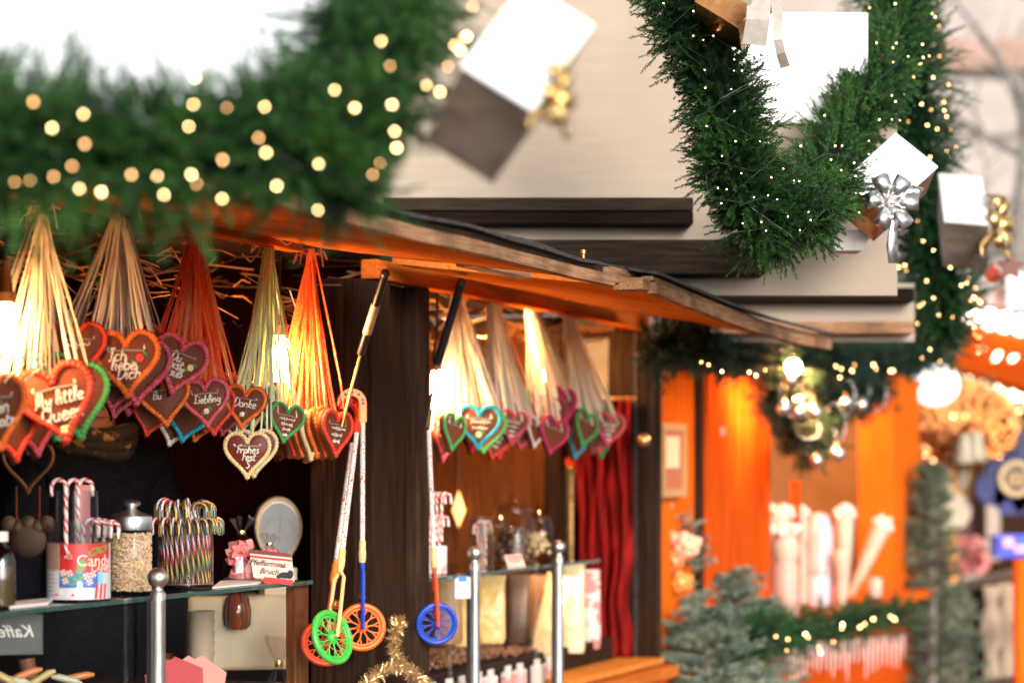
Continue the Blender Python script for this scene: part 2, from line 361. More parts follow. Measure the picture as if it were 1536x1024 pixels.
sb('header', M['header'], (sp(556), SE-.05, -0.02, 0.03, ZI-.055, ZI-.002))
sb('header', M['header'], (S0, sp(480)-.1, 0.0, 0.04, ZI-.02, ZI+.03))
sb('roof', M['felt'], (S0, SE, 0.02, 1.75, 2.215, 2.25))
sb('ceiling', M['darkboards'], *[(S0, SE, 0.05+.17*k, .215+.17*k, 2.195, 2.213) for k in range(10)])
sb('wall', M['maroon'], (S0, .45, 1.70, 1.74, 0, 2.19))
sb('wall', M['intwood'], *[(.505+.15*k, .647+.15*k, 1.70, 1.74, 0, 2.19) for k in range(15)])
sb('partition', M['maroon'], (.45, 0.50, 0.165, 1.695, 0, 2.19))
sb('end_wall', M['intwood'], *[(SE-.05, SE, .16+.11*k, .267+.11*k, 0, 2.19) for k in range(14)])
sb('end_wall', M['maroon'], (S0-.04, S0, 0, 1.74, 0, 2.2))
sb('post', M['post'], (-0.03, 0.06, 0.0, 0.135, 0, ZI-.06), bevel=.006)
sb('post', M['darkboards'], (0.06, 0.18, -0.012, 0.02, 0, ZI-.06))
so = sp(640)
pb = sb('post', M['postbrown'], (so-.10, so-.01, -0.015, 0.13, 0, ZI-.055), bevel=.006)
sb('groove', M['darkboards'], (so-.105, so-.10, 0.02, 0.035, 0, ZI-.06), par=pb, bevel=0)
so2 = sp(598)
sb('door_frame', M['darkboards'], (.18, so-.1, 0.03, 0.16, 0, ZI-.055))
sb('hinge_plate', M['steel'], (so-.108, so-.10, .062, .068, 1.95, 1.962), (so-.108, so-.10, .085, .088, 1.93, 1.96), bevel=.001)
sc = sp(985)
pc = sb('post', M['post'], (sc-.10, sc, 0.0, 0.16, 0, ZI-.055), bevel=.006)
sb('groove', M['felt'], (sc-.107, sc-.10, .045, .055, 0, ZI-.06), par=pc, bevel=0)
sb('corner_strip', M['postbrown'], (sc, sc+.03, -.012, .03, 0, ZI-.02), bevel=.003)
# counter and lower front
sb('counter', M['flapunder'], (S0, -.04, -.08, .55, .84, .88), (so, sc-.11, -.12, .55, .84, .88))
sb('front_panel', M['hutred'], *[(S0+.14*k, S0+.14*k+.136, -.02, .0, 0, .84) for k in range(46)], bevel=0)
sb('sill', M['huthoney'], (sp(840), sc-.105, -.06, .28, .885, .905))
# hinge hardware on the flap end
w = MB(); c = loc(F(875, 392, .74)); w.lathe([(0.010, 0), (0.010, .012), (0.004, .014), (0.004, .03), (0.007, .032), (0.007, .04), (0, .043)], 12, Matrix.Translation((c.x, c.y, 2.10))); w.box(c.x-.03, c.x+.05, c.y-.012, c.y+.012, 2.099, 2.105)
obj('hinge_bolt', w, M['brass'], st, smooth=True)
# ---- second flap
s2a, s2b = sp(985, .8), sp(1248, .8)
f2 = thing('awning_flap', 'weathered brown awning board curving down between sweet stall and orange hut', 'awning', S((s2a+s2b)/2, -.4, 2.0), SROT)
def curve2(u): return 2.062-.052*math.sin(u*PI*.62)
w = MB(); n = 24
for (zl, zh, d0, d1, mi) in ((0, .030, -.80, -.775, 0), (.034, .046, -.79, -.76, 0), (.048, .056, -.81, -.3, 1), (.012, .028, -.774, -.05, 2)):
    for i in range(n):
        a, b = s2a+(s2b-s2a)*i/n, s2a+(s2b-s2a)*(i+1)/n; za, zb = curve2(i/n), curve2((i+1)/n)
        ua, ub = (2.150-za, 2.150-zb) if d1 > -.4 else (0, 0)
        p = [(a, d0, za+zl), (b, d0, zb+zl), (b, d1, zb+zl+ub), (a, d1, za+zl+ua), (a, d0, za+zh), (b, d0, zb+zh), (b, d1, zb+zh+ub), (a, d1, za+zh+ua)]
        w.hexa([S(*q) for q in p], mi)
obj('board', w, [M['trim'], M['felt'], M['flapunder']], f2, world=True)
w = MB()
w.box(s2a-.06, s2a+.02, -.78, -.70, 2.07, 2.10, M=Matrix.Translation(O) @ SROT)
obj('bracket', w, M['trim'], f2, world=True)
# timber behind: cross piece between the flaps
w = MB(); w.box(s_out-.02, s2a+.1, -.72, -.66, 2.085, 2.125); w.box(s_out+.02, s2a+.05, -.45, -.40, 2.11, 2.14)
obj('cross_piece', w, M['trim'], st, bevel=.004)
# ------------------------------------------------------------------ garlands
def rdir(): 
    while True:
        v = V((R.uniform(-1, 1), R.uniform(-1, 1), R.uniform(-1, 1)))
        if .1 < v.length < 1: return v.normalized()
def sprig(mb, p, d, l, n, nl, nw, mi=0, stem=True):
    e = p+d*l
    if stem:
        a = d.orthogonal().normalized()*0.0012
        mb.add([p-a, p+a, e], [(0, 1, 2)], mi)
    for i in range(n):
        t = (i+R.random())/n
        o = rdir(); o = (o-d*o.dot(d)).normalized()
        q = p+d*(l*t); dd = (o+d*R.uniform(.6, 1.8)).normalized(); L = nl*R.uniform(.65, 1.1)*(1 if t < .75 else .75)
        s = dd.cross(rdir()).normalized()*nw
        mb.add([q-s, q+s, q+dd*L], [(0, 1, 2)], mi)
from mathutils import noise as _n
def nz_(v): return _n.noise(v)
def spline(pts, n):
    pts = [V(p) for p in pts]; out = []
    P = [pts[0]*2-pts[1]]+pts+[pts[-1]*2-pts[-2]]
    for i in range(1, len(P)-2):
        for k in range(n):
            t = k/n; a, b, c, d = P[i-1], P[i], P[i+1], P[i+2]
            out.append(0.5*((2*b)+(c-a)*t+(2*a-5*b+4*c-d)*t*t+(3*b-a-3*c+d)*t*t*t))
    out.append(pts[-1]); return out
def garland(label, cat, ctrl, rad, nspr, nn, nl, nw, mat, group, sl=(.07, .13), core='core_dark', tufts=0):
    P = spline(ctrl, 10); t = thing('pine_garland', label, cat, P[0], group=group)
    w = MB(); w.tube(P, [rad*.50*min(1, .12+i*.3, .12+(len(P)-1-i)*.3) for i in range(len(P))], 10)
    obj('core', w, M[core], t, world=True)
    w = MB(); m = len(P)-1
    for k in range(nspr):
        u = R.random()*m; i = min(int(u), m-1); f = u-i
        c = P[i].lerp(P[i+1], f); ax = (P[i+1]-P[i]).normalized()
        o = rdir(); o = (o-ax*o.dot(ax)).normalized()
        d = (o+ax*R.uniform(-.8, .8)+V((0, 0, .15))).normalized()
        g = nz_(c*(.9/rad)+o*1.3)                       # clumps: long tufts here, gaps there
        l = R.uniform(*sl)*max(.3, min(1.6, .9+1.5*g))
        sprig(w, c+o*rad*R.uniform(.1, .62), d, max(.03, l), nn, nl, nw)
    for k in range(tufts):
        i = R.randint(0, m-1); o = rdir(); o.z = abs(o.z) if R.random() < .7 else o.z
        sprig(w, P[i]+o*rad*.6, (o+V((0, 0, .4))).normalized(), rad*.9, int(nn*1.4), nl, nw)
    obj('foliage', w, M[mat], t, world=True)
    t['_rad'] = rad; return t, P
def icoball(r, nseg=8):
    w = MB(); w.ell((0, 0, 0), r, n=nseg, k=6); return w
def lights(label, P, rad, n, mat, br, group, pts=None, cable=True, side=None):
    t = thing('fairy_lights', label, 'string lights', P[0], group=group)
    me = icoball(br).mesh('bulb', M[mat], True); me2 = icoball(br*.95).mesh('bulb', M[{'bulb': 'bulb_dim', 'bulb_far': 'bulb_fardim'}.get(mat, mat)], True)
    m = len(P)-1; place_pts = list(pts or [])
    while len(place_pts) < min(n, 100):
        u = (R.random()**(.62 if mat == 'bulb_far' else 1))*m; i = min(int(u), m-1); c = P[i].lerp(P[i+1], u-i)
        o = rdir()
        if o.y > .35: continue
        ax = (P[i+1]-P[i]).normalized(); o = (o-ax*o.dot(ax)).normalized()
        if o.y > 0.2: continue
        place_pts.append(c+o*rad*R.uniform(.8, 1.05))
    I = wmat(t).inverted()
    for p in place_pts:
        b = bpy.data.objects.new('bulb', me if R.random() < .68 else me2); COL.objects.link(b); b.parent = t
        s = R.uniform(.7, 1.15); b.matrix_basis = Matrix.Translation(I @ V(p)) @ Matrix.Diagonal((s, s, s, 1))
    if cable:
        w = MB(); q = []
        for i in range(0, len(P)):
            a = i*1.1; q.append(P[i]+V((math.cos(a)*.7, -abs(math.sin(a))*.75, math.sin(a*.7)*.7))*rad)
        w.tube(q, .0016, 5); obj('cable', w, M['cable'], t, world=True)
        sme = MB().tube([(0, .0025, 0), (0, .016, -.004)], .0028, 5).mesh('socket', M['cable'], True)
        for c in list(t.children):
            if c.name.startswith('bulb'):
                k = bpy.data.objects.new('socket', sme); COL.objects.link(k); k.parent = c; k.rotation_euler = (R.uniform(-.8, .8), 0, R.uniform(-.8, .8))
    return t
GG = 'christmas garlands draped along the canopy edge'
# foreground, out of focus
gA, PA = garland('big blurred green pine garland over the hearts at top left, nearest the viewer', 'garland',
    [at(-330, 215, 3.0), at(-200, 215, 3.05), at(-60, 212, 3.1), at(60, 215, 3.15), at(180, 218, 3.2), at(300, 222, 3.22), at(400, 222, 3.25), at(462, 215, 3.28)], .092, 1900, 44, .0165, .0015, 'needle_front', GG, sl=(.035, .10), tufts=16)
gA2, PA2 = garland('blurred green pine garland rising beside the large white gift box', 'garland',
    [at(478, 268, 3.25), at(512, 210, 3.28), at(535, 140, 3.36), at(560, 60, 3.45), at(590, -20, 3.6), at(620, -120, 3.75)], .108, 1700, 44, .0165, .0015, 'needle_front', GG, sl=(.035, .10), tufts=10)
FR = [(50,153),(78,192),(125,171),(127,216),(108,249),(80,265),(45,271),(22,273),(119,283),(152,288),(197,262),(236,264),(246,292),(293,117),(290,157),(340,162),(283,190),(397,160),(388,207),(399,229),(334,240),(287,262),(295,276),(333,298),(415,279)]
FR2 = [(478,246),(502,135),(532,162),(572,62),(585,99),(588,157),(570,245),(595,222),(477,315),(640,128),(660,138),(592,197),(559,262),(700,55),(709,10),(695,58),(690,75),(672,100),(682,68)]
lights('warm fairy lights glowing as large blurred discs in the top left garland', PA, .085, 0, 'bulb', .0021, 'fairy light strings', [at(x, y, 3.06+R.uniform(-.03, .05)) for x, y in FR])
lights('blurred fairy lights wound up the garland beside the large white gift box', PA2, .09, 0, 'bulb', .0021, 'fairy light strings', [at(x, y, 3.14+R.uniform(-.03, .03)) for x, y in FR2])
# sharp swag in the middle
gB, PB = garland('sharp dark green pine garland hanging in a swag before the cream gable', 'garland',
    [at(985, -90, 5.95), at(1020, -20, 5.95), at(1050, 60, 5.93), at(1082, 140, 5.9), at(1100, 215, 5.9), at(1108, 272, 5.9), at(1140, 322, 5.95), at(1190, 335, 6.0)], .128, 3400, 70, .0125, .0012, 'needle_mid', GG, sl=(.035, .075), tufts=0)
gB2, PB2 = garland('bright green pine garland climbing to the right beside the white board', 'garland',
    [at(1200, 335, 6.02), at(1232, 285, 6.3), at(1256, 225, 6.6), at(1290, 160, 6.8), at(1322, 100, 7.1), at(1345, 40, 7.4), at(1360, -50, 7.7)], .118, 2700, 58, .0135, .0014, 'needle_front', GG, sl=(.04, .08), tufts=0)
MB_PTS = [(995,5),(1040,17),(1055,60),(1070,54),(1040,54),(1057,105),(1101,106),(1113,106),(1058,132),(1097,134),(1102,167),(1060,189),(1103,212),(1121,210),(1083,234),(1112,260),(1157,266),(1140,212),(1077,282),(1090,284),(1131,296),(1152,293),(1166,299),(1082,305),(1142,333),(1149,346),(1182,325),(1200,345),(1216,330),(1213,318),(1191,271),(1199,272),(1175,253),(1114,335),(1130,82),(1138,82),(1160,185),(1153,215)]
lights('tiny sharp fairy lights dotted through the swag before the cream gable', PB, .13, 40, 'bulb_mid', .0018, 'fairy light strings', [at(x, y, 5.79+R.uniform(0, .02)) for x, y in MB_PTS])
lights('fairy lights in the bright green garland beside the white board', PB2, .12, 52, 'bulb_mid', .0022, 'fairy light strings')
# farther, hanging down at the right
gC, PC = garland('long dark garland hanging straight down beside the silver gift box', 'garland',
    [at(1350, -60, 8.7), at(1358, 40, 8.8), at(1362, 130, 8.9), at(1368, 210, 9.0), at(1380, 290, 9.1), at(1395, 370, 9.2), at(1412, 440, 9.3), at(1408, 520, 9.4)], .15, 2000, 44, .020, .0022, 'needle_far', GG, sl=(.09, .15), tufts=100)
lights('dense fairy lights blurred to small discs down the long hanging garland', PC, .155, 100, 'bulb_far', .0028, 'fairy light strings', cable=False)
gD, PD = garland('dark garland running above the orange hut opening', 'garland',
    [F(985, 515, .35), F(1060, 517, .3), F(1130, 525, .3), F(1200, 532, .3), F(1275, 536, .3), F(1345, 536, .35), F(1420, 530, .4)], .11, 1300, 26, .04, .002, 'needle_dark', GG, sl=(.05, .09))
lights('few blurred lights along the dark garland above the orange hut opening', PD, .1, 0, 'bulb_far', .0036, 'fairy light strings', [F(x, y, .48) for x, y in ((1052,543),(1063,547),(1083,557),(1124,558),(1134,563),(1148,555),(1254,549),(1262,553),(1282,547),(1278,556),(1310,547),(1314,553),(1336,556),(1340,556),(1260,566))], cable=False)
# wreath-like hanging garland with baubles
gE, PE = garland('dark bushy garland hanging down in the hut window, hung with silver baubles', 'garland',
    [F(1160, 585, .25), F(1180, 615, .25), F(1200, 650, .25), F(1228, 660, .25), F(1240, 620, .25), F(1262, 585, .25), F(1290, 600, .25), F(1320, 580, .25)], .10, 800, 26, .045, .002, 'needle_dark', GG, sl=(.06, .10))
bm = MB(); bm.ell((0, 0, 0), .022, n=16, k=10); bme = bm.mesh('ball', M['silver'], True); cpm = MB(); cpm.lathe([(.006, .019), (.006, .028), (0, .029)], 8)
cme = cpm.mesh('cap', M['brass'], True)
BA = ['silver bauble on the left of the dark hut-window garland', 'silver bauble beside its twin on the left of the dark hut-window garland', 'pale bauble high on the right of the hut-window garland', 'second pale bauble high on the right of the hut-window garland', 'cream bauble low in the hut-window garland', 'small silver bauble at the lowest tip of the hut-window garland', 'silver bauble in the middle of the hut-window garland', 'bauble under the strip lamp over the hut window']
for (x, y), lb in zip([(1175,611),(1197,617),(1268,603),(1292,607),(1256,680),(1224,690),(1222,618),(1186,568)], BA):
    b = thing('christmas_bauble', lb, 'bauble', F(x, y, .40), group='baubles in the hut window garland', scale=R.uniform(1.1, 1.5))
    obj('ball', bme, None, b); obj('cap', cme, None, b)
# silver bead chain over that garland
def bead_chain(label, P, rad, r, mat, turns=1.3, off=V((.04, -.06, 0))):
    n = len(P)*26; pts = []; rs = []
    for i in range(n):
        f = i/(n-1)*(len(P)-1); k = min(int(f), len(P)-2); c = P[k].lerp(P[k+1], f-k); a = f*turns
        pts.append(c+off+V((math.cos(a)*rad*.8, -abs(math.sin(a*.5))*rad*.4, math.sin(a)*rad))); rs.append(r*(.25+.9*abs(math.sin(i*.9))))
    w = MB(); w.tube(pts, rs, 6); o = obj('bead_chain', w, mat, smooth='all'); props(o, label, 'bead chain'); return o
bead_chain('silver bead chain twined through the dark hut-window garland', PE, .06, .0042, M['silver'], .7)
# ------------------------------------------------------------------ gift boxes
def gift(label, p0, e1, e2, e3, m_main, m_side, m_ribbon, bow, side_strip=True, lidm=None, group='gift boxes hanging in the garlands', lab=None):
    # p0 corner; e1,e2 span the lid face, e3 the depth of the box
    t = thing('gift_box', label, 'gift box', p0, group=group)
    w = MB(); q = lambda a, b, c: e1*a+e2*b+e3*c
    def slab(mb, a0, a1, b0, b1, c0, c1, g=0):
        mb.hexa([q(a0-g, b0-g, c1), q(a1+g, b0-g, c1), q(a1+g, b1+g, c1), q(a0-g, b1+g, c1), q(a0-g, b0-g, c0), q(a1+g, b0-g, c0), q(a1+g, b1+g, c0), q(a0-g, b1+g, c0)])
    slab(w, .01, .99, .01, .99, .04, 1); obj('box', w, m_side, t, bevel=.002)
    w = MB(); slab(w, 0, 1, 0, 1, 0, .035); obj('lid', w, m_main, t, bevel=.003)
    if m_ribbon:
        w = MB(); slab(w, .42, .58, 0, 1, -.012, 1.0, .008)
        obj('ribbon_band', w, m_ribbon, t)
    if bow:
        c, ax, sz, mt = bow; w = MB(); ax = ax.normalized(); u = ax.orthogonal().normalized(); v2 = ax.cross(u)
        for k in range(6):
            a = k*PI/3+.3; d = u*math.cos(a)+v2*math.sin(a)
            s = ax.cross(d)
            w.strip([c+ax*.002, c+d*sz*.45+ax*sz*.35, c+d*sz*.9+ax*sz*.42, c+d*sz*1.0+ax*sz*.15, c+d*sz*.6-ax*0, c+ax*.002], [sz*.15, sz*.45, sz*.55, sz*.5, sz*.4, sz*.15], .0008, s)
        for k in range(3):
            a = k*2.1+.9; d = u*math.cos(a)+v2*math.sin(a); w.strip([c, c+d*sz*.7+ax*sz*.2, c+d*sz*1.25-ax*sz*.1+V((0, 0, -sz*.2)), c+d*sz*1.55+V((0, 0, -sz*.5))], [sz*.12, sz*.35, sz*.4, sz*.42], .0008, ax.cross(d))
        w.ell(c+ax*sz*.12, sz*.16, n=8, k=6)
        obj('bow', w, mt, t, smooth='all')
    return t
def px3(dx, dy, Y, dep=0.0): return V((dx/FPX*Y, dep, -dy/FPX*Y))
# large white one, out of focus
Y = 3.12; e1 = px3(108, 67, Y)
n12 = V((108, 0, -67)).normalized(); perp = V((67, 0, 108)).normalized()      # up-right in the picture plane
a = math.radians(42)
e2 = (perp*math.cos(a)+V((0, 1, 0))*math.sin(a))*.215
e3 = (-perp*math.sin(a)+V((0, 1, 0))*math.cos(a))*.150
big = gift('large blurred box with white lid and dark foil side, gold bow on its edge', at(692, 97, Y), e1, e2, e3, M['lid'], M['greyfoil'], None, (e1*1.06+e2*.32+e3*.15, V((1, -.5, -.1)), .042, M['gold']))
w = MB(); b0, b1 = e2*.52, e2*.66; c_ = at(692, 97, Y); nn_ = e1.cross(e2).normalized(); nn_ = nn_ if nn_.y < 0 else -nn_
w.hexa([c_+q for q in (b0-e1*.003+nn_*.0005, b0+e1*1.003+nn_*.0005, b1+e1*1.003+nn_*.0005, b1-e1*.003+nn_*.0005, b0-e1*.003+nn_*.0013, b0+e1*1.003+nn_*.0013, b1+e1*1.003+nn_*.0013, b1-e1*.003+nn_*.0013)])
obj('ribbon_band', w, pm('pale_gold_band', (.80, .70, .42), (.86, .78, .55), scale=30, rough=.4), big, world=True)
# copper one at the top edge with white satin ribbon
Y = 5.72; 
e1 = px3(64, 45, Y, -.04); e2 = px3(30, -52, Y, .02); e2 = (e2-e1*(e2.dot(e1)/e1.dot(e1))); e2 = e2.normalized()*.15
e3 = e1.cross(e2).normalized()*.12; e3 = e3 if e3.y > 0 else -e3
tc = gift('copper foil box with long white satin ribbon at the top picture edge', at(1041, 2, Y)+V((0, 0, 0)), e1, e2, e3, M['copper'], M['copper'], None, None)
w = MB(); w.strip([at(1142, -60, 5.62), at(1140, -20, 5.60), at(1137, 30, 5.60), at(1131, 68, 5.61)], .055, .0006, V((1, 0, -.2))); obj('ribbon_tail', w, M['satin'], tc, world=True)
w = MB(); w.strip([at(1150, -70, 5.66), at(1163, -20, 5.64), at(1167, 30, 5.62), at(1167, 60, 5.62), at(1171, 80, 5.63), at(1178, 101, 5.66)], [.03, .036, .024, .022, .022, .024], .0006, V((1, .2, -.15))); obj('ribbon_tail', w, M['satin'], tc, world=True)
w = MB(); w.strip([at(1100, -60, 5.6), at(1108, -15, 5.57), at(1122, -2, 5.6), at(1140, -40, 5.6)], .05, .0006, V((.3, .2, 1))); obj('bow', w, M['satin'], tc, world=True)
# white lid, copper side, silver bow
Y = 6.45
e1 = px3(47, 42, Y, -.03); e2 = px3(67, -75, Y, .08); e2 = (e2-e1*(e2.dot(e1)/e1.dot(e1))).normalized()*.215
e1 = e1*1.3; e2 = e2*1.08; e3 = e1.cross(e2).normalized()*.13; e3 = e3 if e3.z < 0 else -e3
gift('white lidded box with copper side and big silver bow on the bright garland', at(1262, 272, Y), e1, e2, e3, M['lid'], M['copper'], None, (e1*.90+e2*.12-V((0, .04, -.005)), V((.35, -1, .1)), .078, M['silver']))
w = MB(); e = at(1246, 376, 6.55); w.hexa([e+q for q in (V((0, 0, 0)), V((.085, 0, .0)), V((.085, .1, 0)), V((0, .1, 0)), V((.03, 0, .055)), V((.12, 0, .06)), V((.12, .1, .06)), V((.03, .1, .055)))])
cd = obj('gift_card', w, M['paper'], bevel=.002); props(cd, 'plain pale parcel end showing under the copper and white box', 'parcel')
# silver one, far right
Y = 8.4
e1 = px3(63, 5, Y, 0); e2 = px3(13, -83, Y, .20); e2 = (e2-e1*(e2.dot(e1)/e1.dot(e1)))
e3 = e1.cross(e2).normalized()*.19; e3 = e3 if e3.z < 0 else -e3
e3 = e3+V((.03, 0, 0))
gift('silver grey foil box with gold bow, hanging beside the long dark garland', at(1416, 332, Y), e1*1.08, e2, e3*1.08, M['paleg'], M['greyfoil'], None, (e1*1.12+e2*.3+e3*.30+V((.02, 0, 0)), V((1, -.6, .1)), .10, M['gold']))
# ------------------------------------------------------------------ gingerbread hearts
def heart_outline(n=64, w=1.0):
    pts = []
    for i in range(n):
        a = 2*PI*i/n; x = 16*math.sin(a)**3; z = 13*math.cos(a)-5*math.cos(2*a)-2*math.cos(3*a)-math.cos(4*a)
        pts.append((x/32*w, (z+2.5)/32*w*1.14))
    return pts
HO = heart_outline()
def heart_body():
    w = MB(); n = len(HO); rings = [(.90, -.085), (.97, -.07), (1.0, -.03), (1.0, .03), (.96, .07), (.9, .085)]
    for s, y in rings: w.v += [V((x*s, y, z*s)) for x, z in HO]
    for k in range(len(rings)-1):
        for i in range(n): w.f.append((k*n+i, k*n+(i+1) % n, (k+1)*n+(i+1) % n, (k+1)*n+i)); w.m.append(0)
    for k, y, fl in ((0, -.095, 1), (len(rings)-1, .095, 0)):
        b = len(w.v); w.v.append(V((0, y, 0)))
        for i in range(n):
            f = (b, k*n+(i+1) % n, k*n+i); w.f.append(f if fl else f[::-1]); w.m.append(0)
    return w
def icing(color_split=False, s=.90, y=-.10, r=.046, beads=44):
    w = MB(); N = len(HO)*3; pts = []; rs = []
    for i in range(N):
        f = i/3; a = int(f) % len(HO); b = (a+1) % len(HO); t = f-int(f)
        x = HO[a][0]*(1-t)+HO[b][0]*t; z = HO[a][1]*(1-t)+HO[b][1]*t
        pts.append(V((x*s, y, z*s+.005)))
    # arclength driven beads
    L = [0]
    for i in range(1, N): L.append(L[-1]+(pts[i]-pts[i-1]).length)
    tot = L[-1]+(pts[0]-pts[-1]).length
    keep = [pts[0]]; K = [0]
    for i in range(1, N):
        if (pts[i]-keep[-1]).length > .009: keep.append(pts[i]); K.append(L[i])
    rs = [r*(.66+.48*abs(math.sin(PI*beads*k/tot))) for k in K]
    w.tube(keep, rs, 8, closed=True); return w
def text_mesh(body, size, mat, shear=.28, ext=.006, bev=.012, align='CENTER', space=.82):
    c = bpy.data.curves.new('t', 'FONT'); c.body = body; c.size = size; c.shear = shear; c.extrude = ext; c.bevel_depth = bev; c.bevel_resolution = 1
    c.align_x = align; c.align_y = 'CENTER'; c.space_line = space; c.resolution_u = 3
    o = bpy.data.objects.new('t', c); COL.objects.link(o)
    bpy.context.view_layer.update()
    me = bpy.data.meshes.new_from_object(o.evaluated_get(bpy.context.evaluated_depsgraph_get()))
    me.materials.clear(); me.materials.append(mat); bpy.data.objects.remove(o); bpy.data.curves.remove(c)
    return me
GL = {
'a': (.55, [(.42,.42),(.25,.5),(.08,.38),(.08,.12),(.22,0),(.38,.1),(.44,.45),(.44,.1),(.55,0)]), 'b': (.5, [(.08,1),(.08,.05),(.25,0),(.42,.15),(.4,.4),(.22,.5),(.08,.35)]),
'c': (.48, [(.42,.42),(.25,.5),(.08,.35),(.08,.12),(.25,0),(.45,.08)]), 'e': (.48, [(.08,.25),(.4,.3),(.36,.48),(.18,.48),(.07,.25),(.15,.03),(.32,0),(.46,.1)]),
'g': (.52, [(.42,.42),(.25,.5),(.08,.35),(.12,.1),(.3,.08),(.42,.3),(.42,.48),(.42,-.2),(.25,-.35),(.08,-.25)]), 'h': (.52, [(.08,1),(.08,0),(.1,.35),(.28,.5),(.4,.38),(.4,0),(.48,.02)]),
'i': (.24, [(.1,.5),(.1,.08),(.2,0)], [(.1,.70),(.115,.73)]), 'k': (.46, [(.08,1),(.08,0)], [(.4,.5),(.1,.22),(.42,0)]), 'l': (.28, [(.1,.2),(.22,.8),(.15,1),(.08,.8),(.08,.1),(.22,0)]),
'n': (.52, [(.06,.5),(.08,0),(.1,.35),(.28,.5),(.4,.35),(.4,.03),(.48,.02)]), 'o': (.5, [(.25,.5),(.08,.35),(.08,.12),(.25,0),(.42,.12),(.42,.35),(.25,.5),(.32,.42)]),
'r': (.42, [(.06,.5),(.08,0),(.1,.3),(.25,.5),(.38,.45)]), 's': (.42, [(.38,.42),(.22,.5),(.1,.38),(.3,.22),(.36,.1),(.2,0),(.06,.06)]), 't': (.38, [(.15,.85),(.13,.1),(.25,0),(.35,.05)], [(.02,.58),(.34,.6)]),
'u': (.54, [(.06,.5),(.07,.12),(.2,0),(.38,.12),(.4,.5),(.41,.08),(.5,0)]), 'z': (.46, [(.06,.48),(.38,.48),(.06,.02),(.42,.02)]), 'y': (.5, [(.06,.5),(.1,.2),(.24,.12),(.4,.3)], [(.42,.5),(.4,-.15),(.22,-.35),(.08,-.22)]),
'ß': (.5, [(.08,-.1),(.08,.8),(.22,1),(.38,.85),(.22,.55),(.42,.35),(.38,.08),(.22,0)]), 'ü': (.54, [(.06,.5),(.07,.12),(.2,0),(.38,.12),(.4,.5),(.41,.08),(.5,0)], [(.13,.7),(.14,.73)], [(.33,.7),(.34,.73)]),
'B': (.6, [(.1,0),(.1,1),(.4,.95),(.45,.75),(.3,.55),(.12,.53),(.4,.5),(.52,.25),(.4,.03),(.1,0)]), 'D': (.66, [(.12,.98),(.12,.02),(.4,.05),(.6,.35),(.55,.75),(.3,1),(.02,.95)]),
'F': (.5, [(.15,0),(.18,.5),(.15,.95),(.55,1)], [(.18,.52),(.45,.55)]), 'I': (.42, [(.02,.95),(.4,.97)], [(.22,.96),(.2,.1),(.05,0)]), 'L': (.52, [(.4,.85),(.25,1),(.12,.8),(.2,.4),(.08,.05),(.3,.08),(.5,0)]),
'M': (.74, [(.03,.05),(.12,0),(.18,.9),(.22,.95),(.32,.1),(.48,.95),(.54,.9),(.58,.05),(.68,0)]), 'Q': (.7, [(.35,1),(.08,.75),(.08,.25),(.3,.02),(.55,.25),(.55,.75),(.35,1)], [(.3,.2),(.65,-.12)]),
'S': (.55, [(.5,.85),(.3,1),(.12,.8),(.3,.55),(.5,.3),(.32,.02),(.06,.12)]), 'p': (.5, [(.08,.5),(.08,-.35)]), ' ': (.3,), ':': (.2, [(.1,.1),(.11,.12)], [(.1,.4),(.11,.42)])}
def script(txt, cap, r=.0155, y=0.0):                 # piped handwriting, one tube per stroke, centred on x
    W = sum(GL[c][0] for c in txt)*cap; x = -W/2; w = MB()
    for c in txt:
        for st_ in GL[c][1:]:
            P = [V(((a+.22*b)*cap+x, y-.004*(i % 2), (b-.35)*cap)) for i, (a, b) in enumerate(st_)]
            P = spline(P, 3) if len(P) > 2 else P
            w.tube(P, [r*(.9+.25*math.sin(i*1.7)) for i in range(len(P))], 6)
        x += GL[c][0]*cap
    return w
ICOL = dict(red=((.62, .035, .018), (.80, .07, .03)), orange=((.72, .12, .015), (.88, .22, .03)), pink=((.55, .06, .09), (.72, .13, .17)), green=((.05, .30, .08), (.08, .38, .1)),
            cyan=((.01, .30, .42), (.02, .38, .5)), cream=((.72, .55, .27), (.8, .62, .33)), magenta=((.45, .02, .10), (.55, .03, .13)), white=((.7, .62, .55), (.8, .7, .6)), purple=((.28, .04, .09), (.35, .06, .12)))
IM = {k: pm('icing_'+k, a, b, scale=9, rough=.5, spec=.3, sss=.08) for k, (a, b) in ICOL.items()}
BODY = heart_body().mesh('cookie', M['cookie'], True); BODYR = BODY.copy(); BODYR.materials.clear(); BODYR.materials.append(M['cookiered'])
ICM = {}
for k, m in IM.items(): ICM[k] = icing(beads=46).mesh('icing_border', m, True)
STAPLE = MB().strip([V((-.26, -.115, .20)), V((0, -.125, .215)), V((.26, -.115, .20))], .022, .008, V((0, 0, 1))).mesh('ribbon_loop', M['satin'])
def flower_parts(par, x, z, s=1.0, c='iyellow'):
    w = MB()
    for k in range(6):
        a = k*PI/3; w.ell((x+.042*s*math.cos(a), -.112, z+.042*s*math.sin(a)), .034*s, .015, .034*s, 8, 6)
    w.ell((x, -.12, z), .03*s, .02, .03*s, 8, 6); obj('icing_flower', w, M[c], par, smooth='all')
    w = MB()
    for dx, dz in ((.09, .065), (-.09, -.06)):
        w.ell((0, 0, 0), .055*s, .012, .026*s, 8, 6, M=Matrix.Translation((x+dx*s, -.105, z+dz*s)) @ rot(0, 40, 0))
    obj('icing_leaf', w, M['igreen'], par, smooth='all')
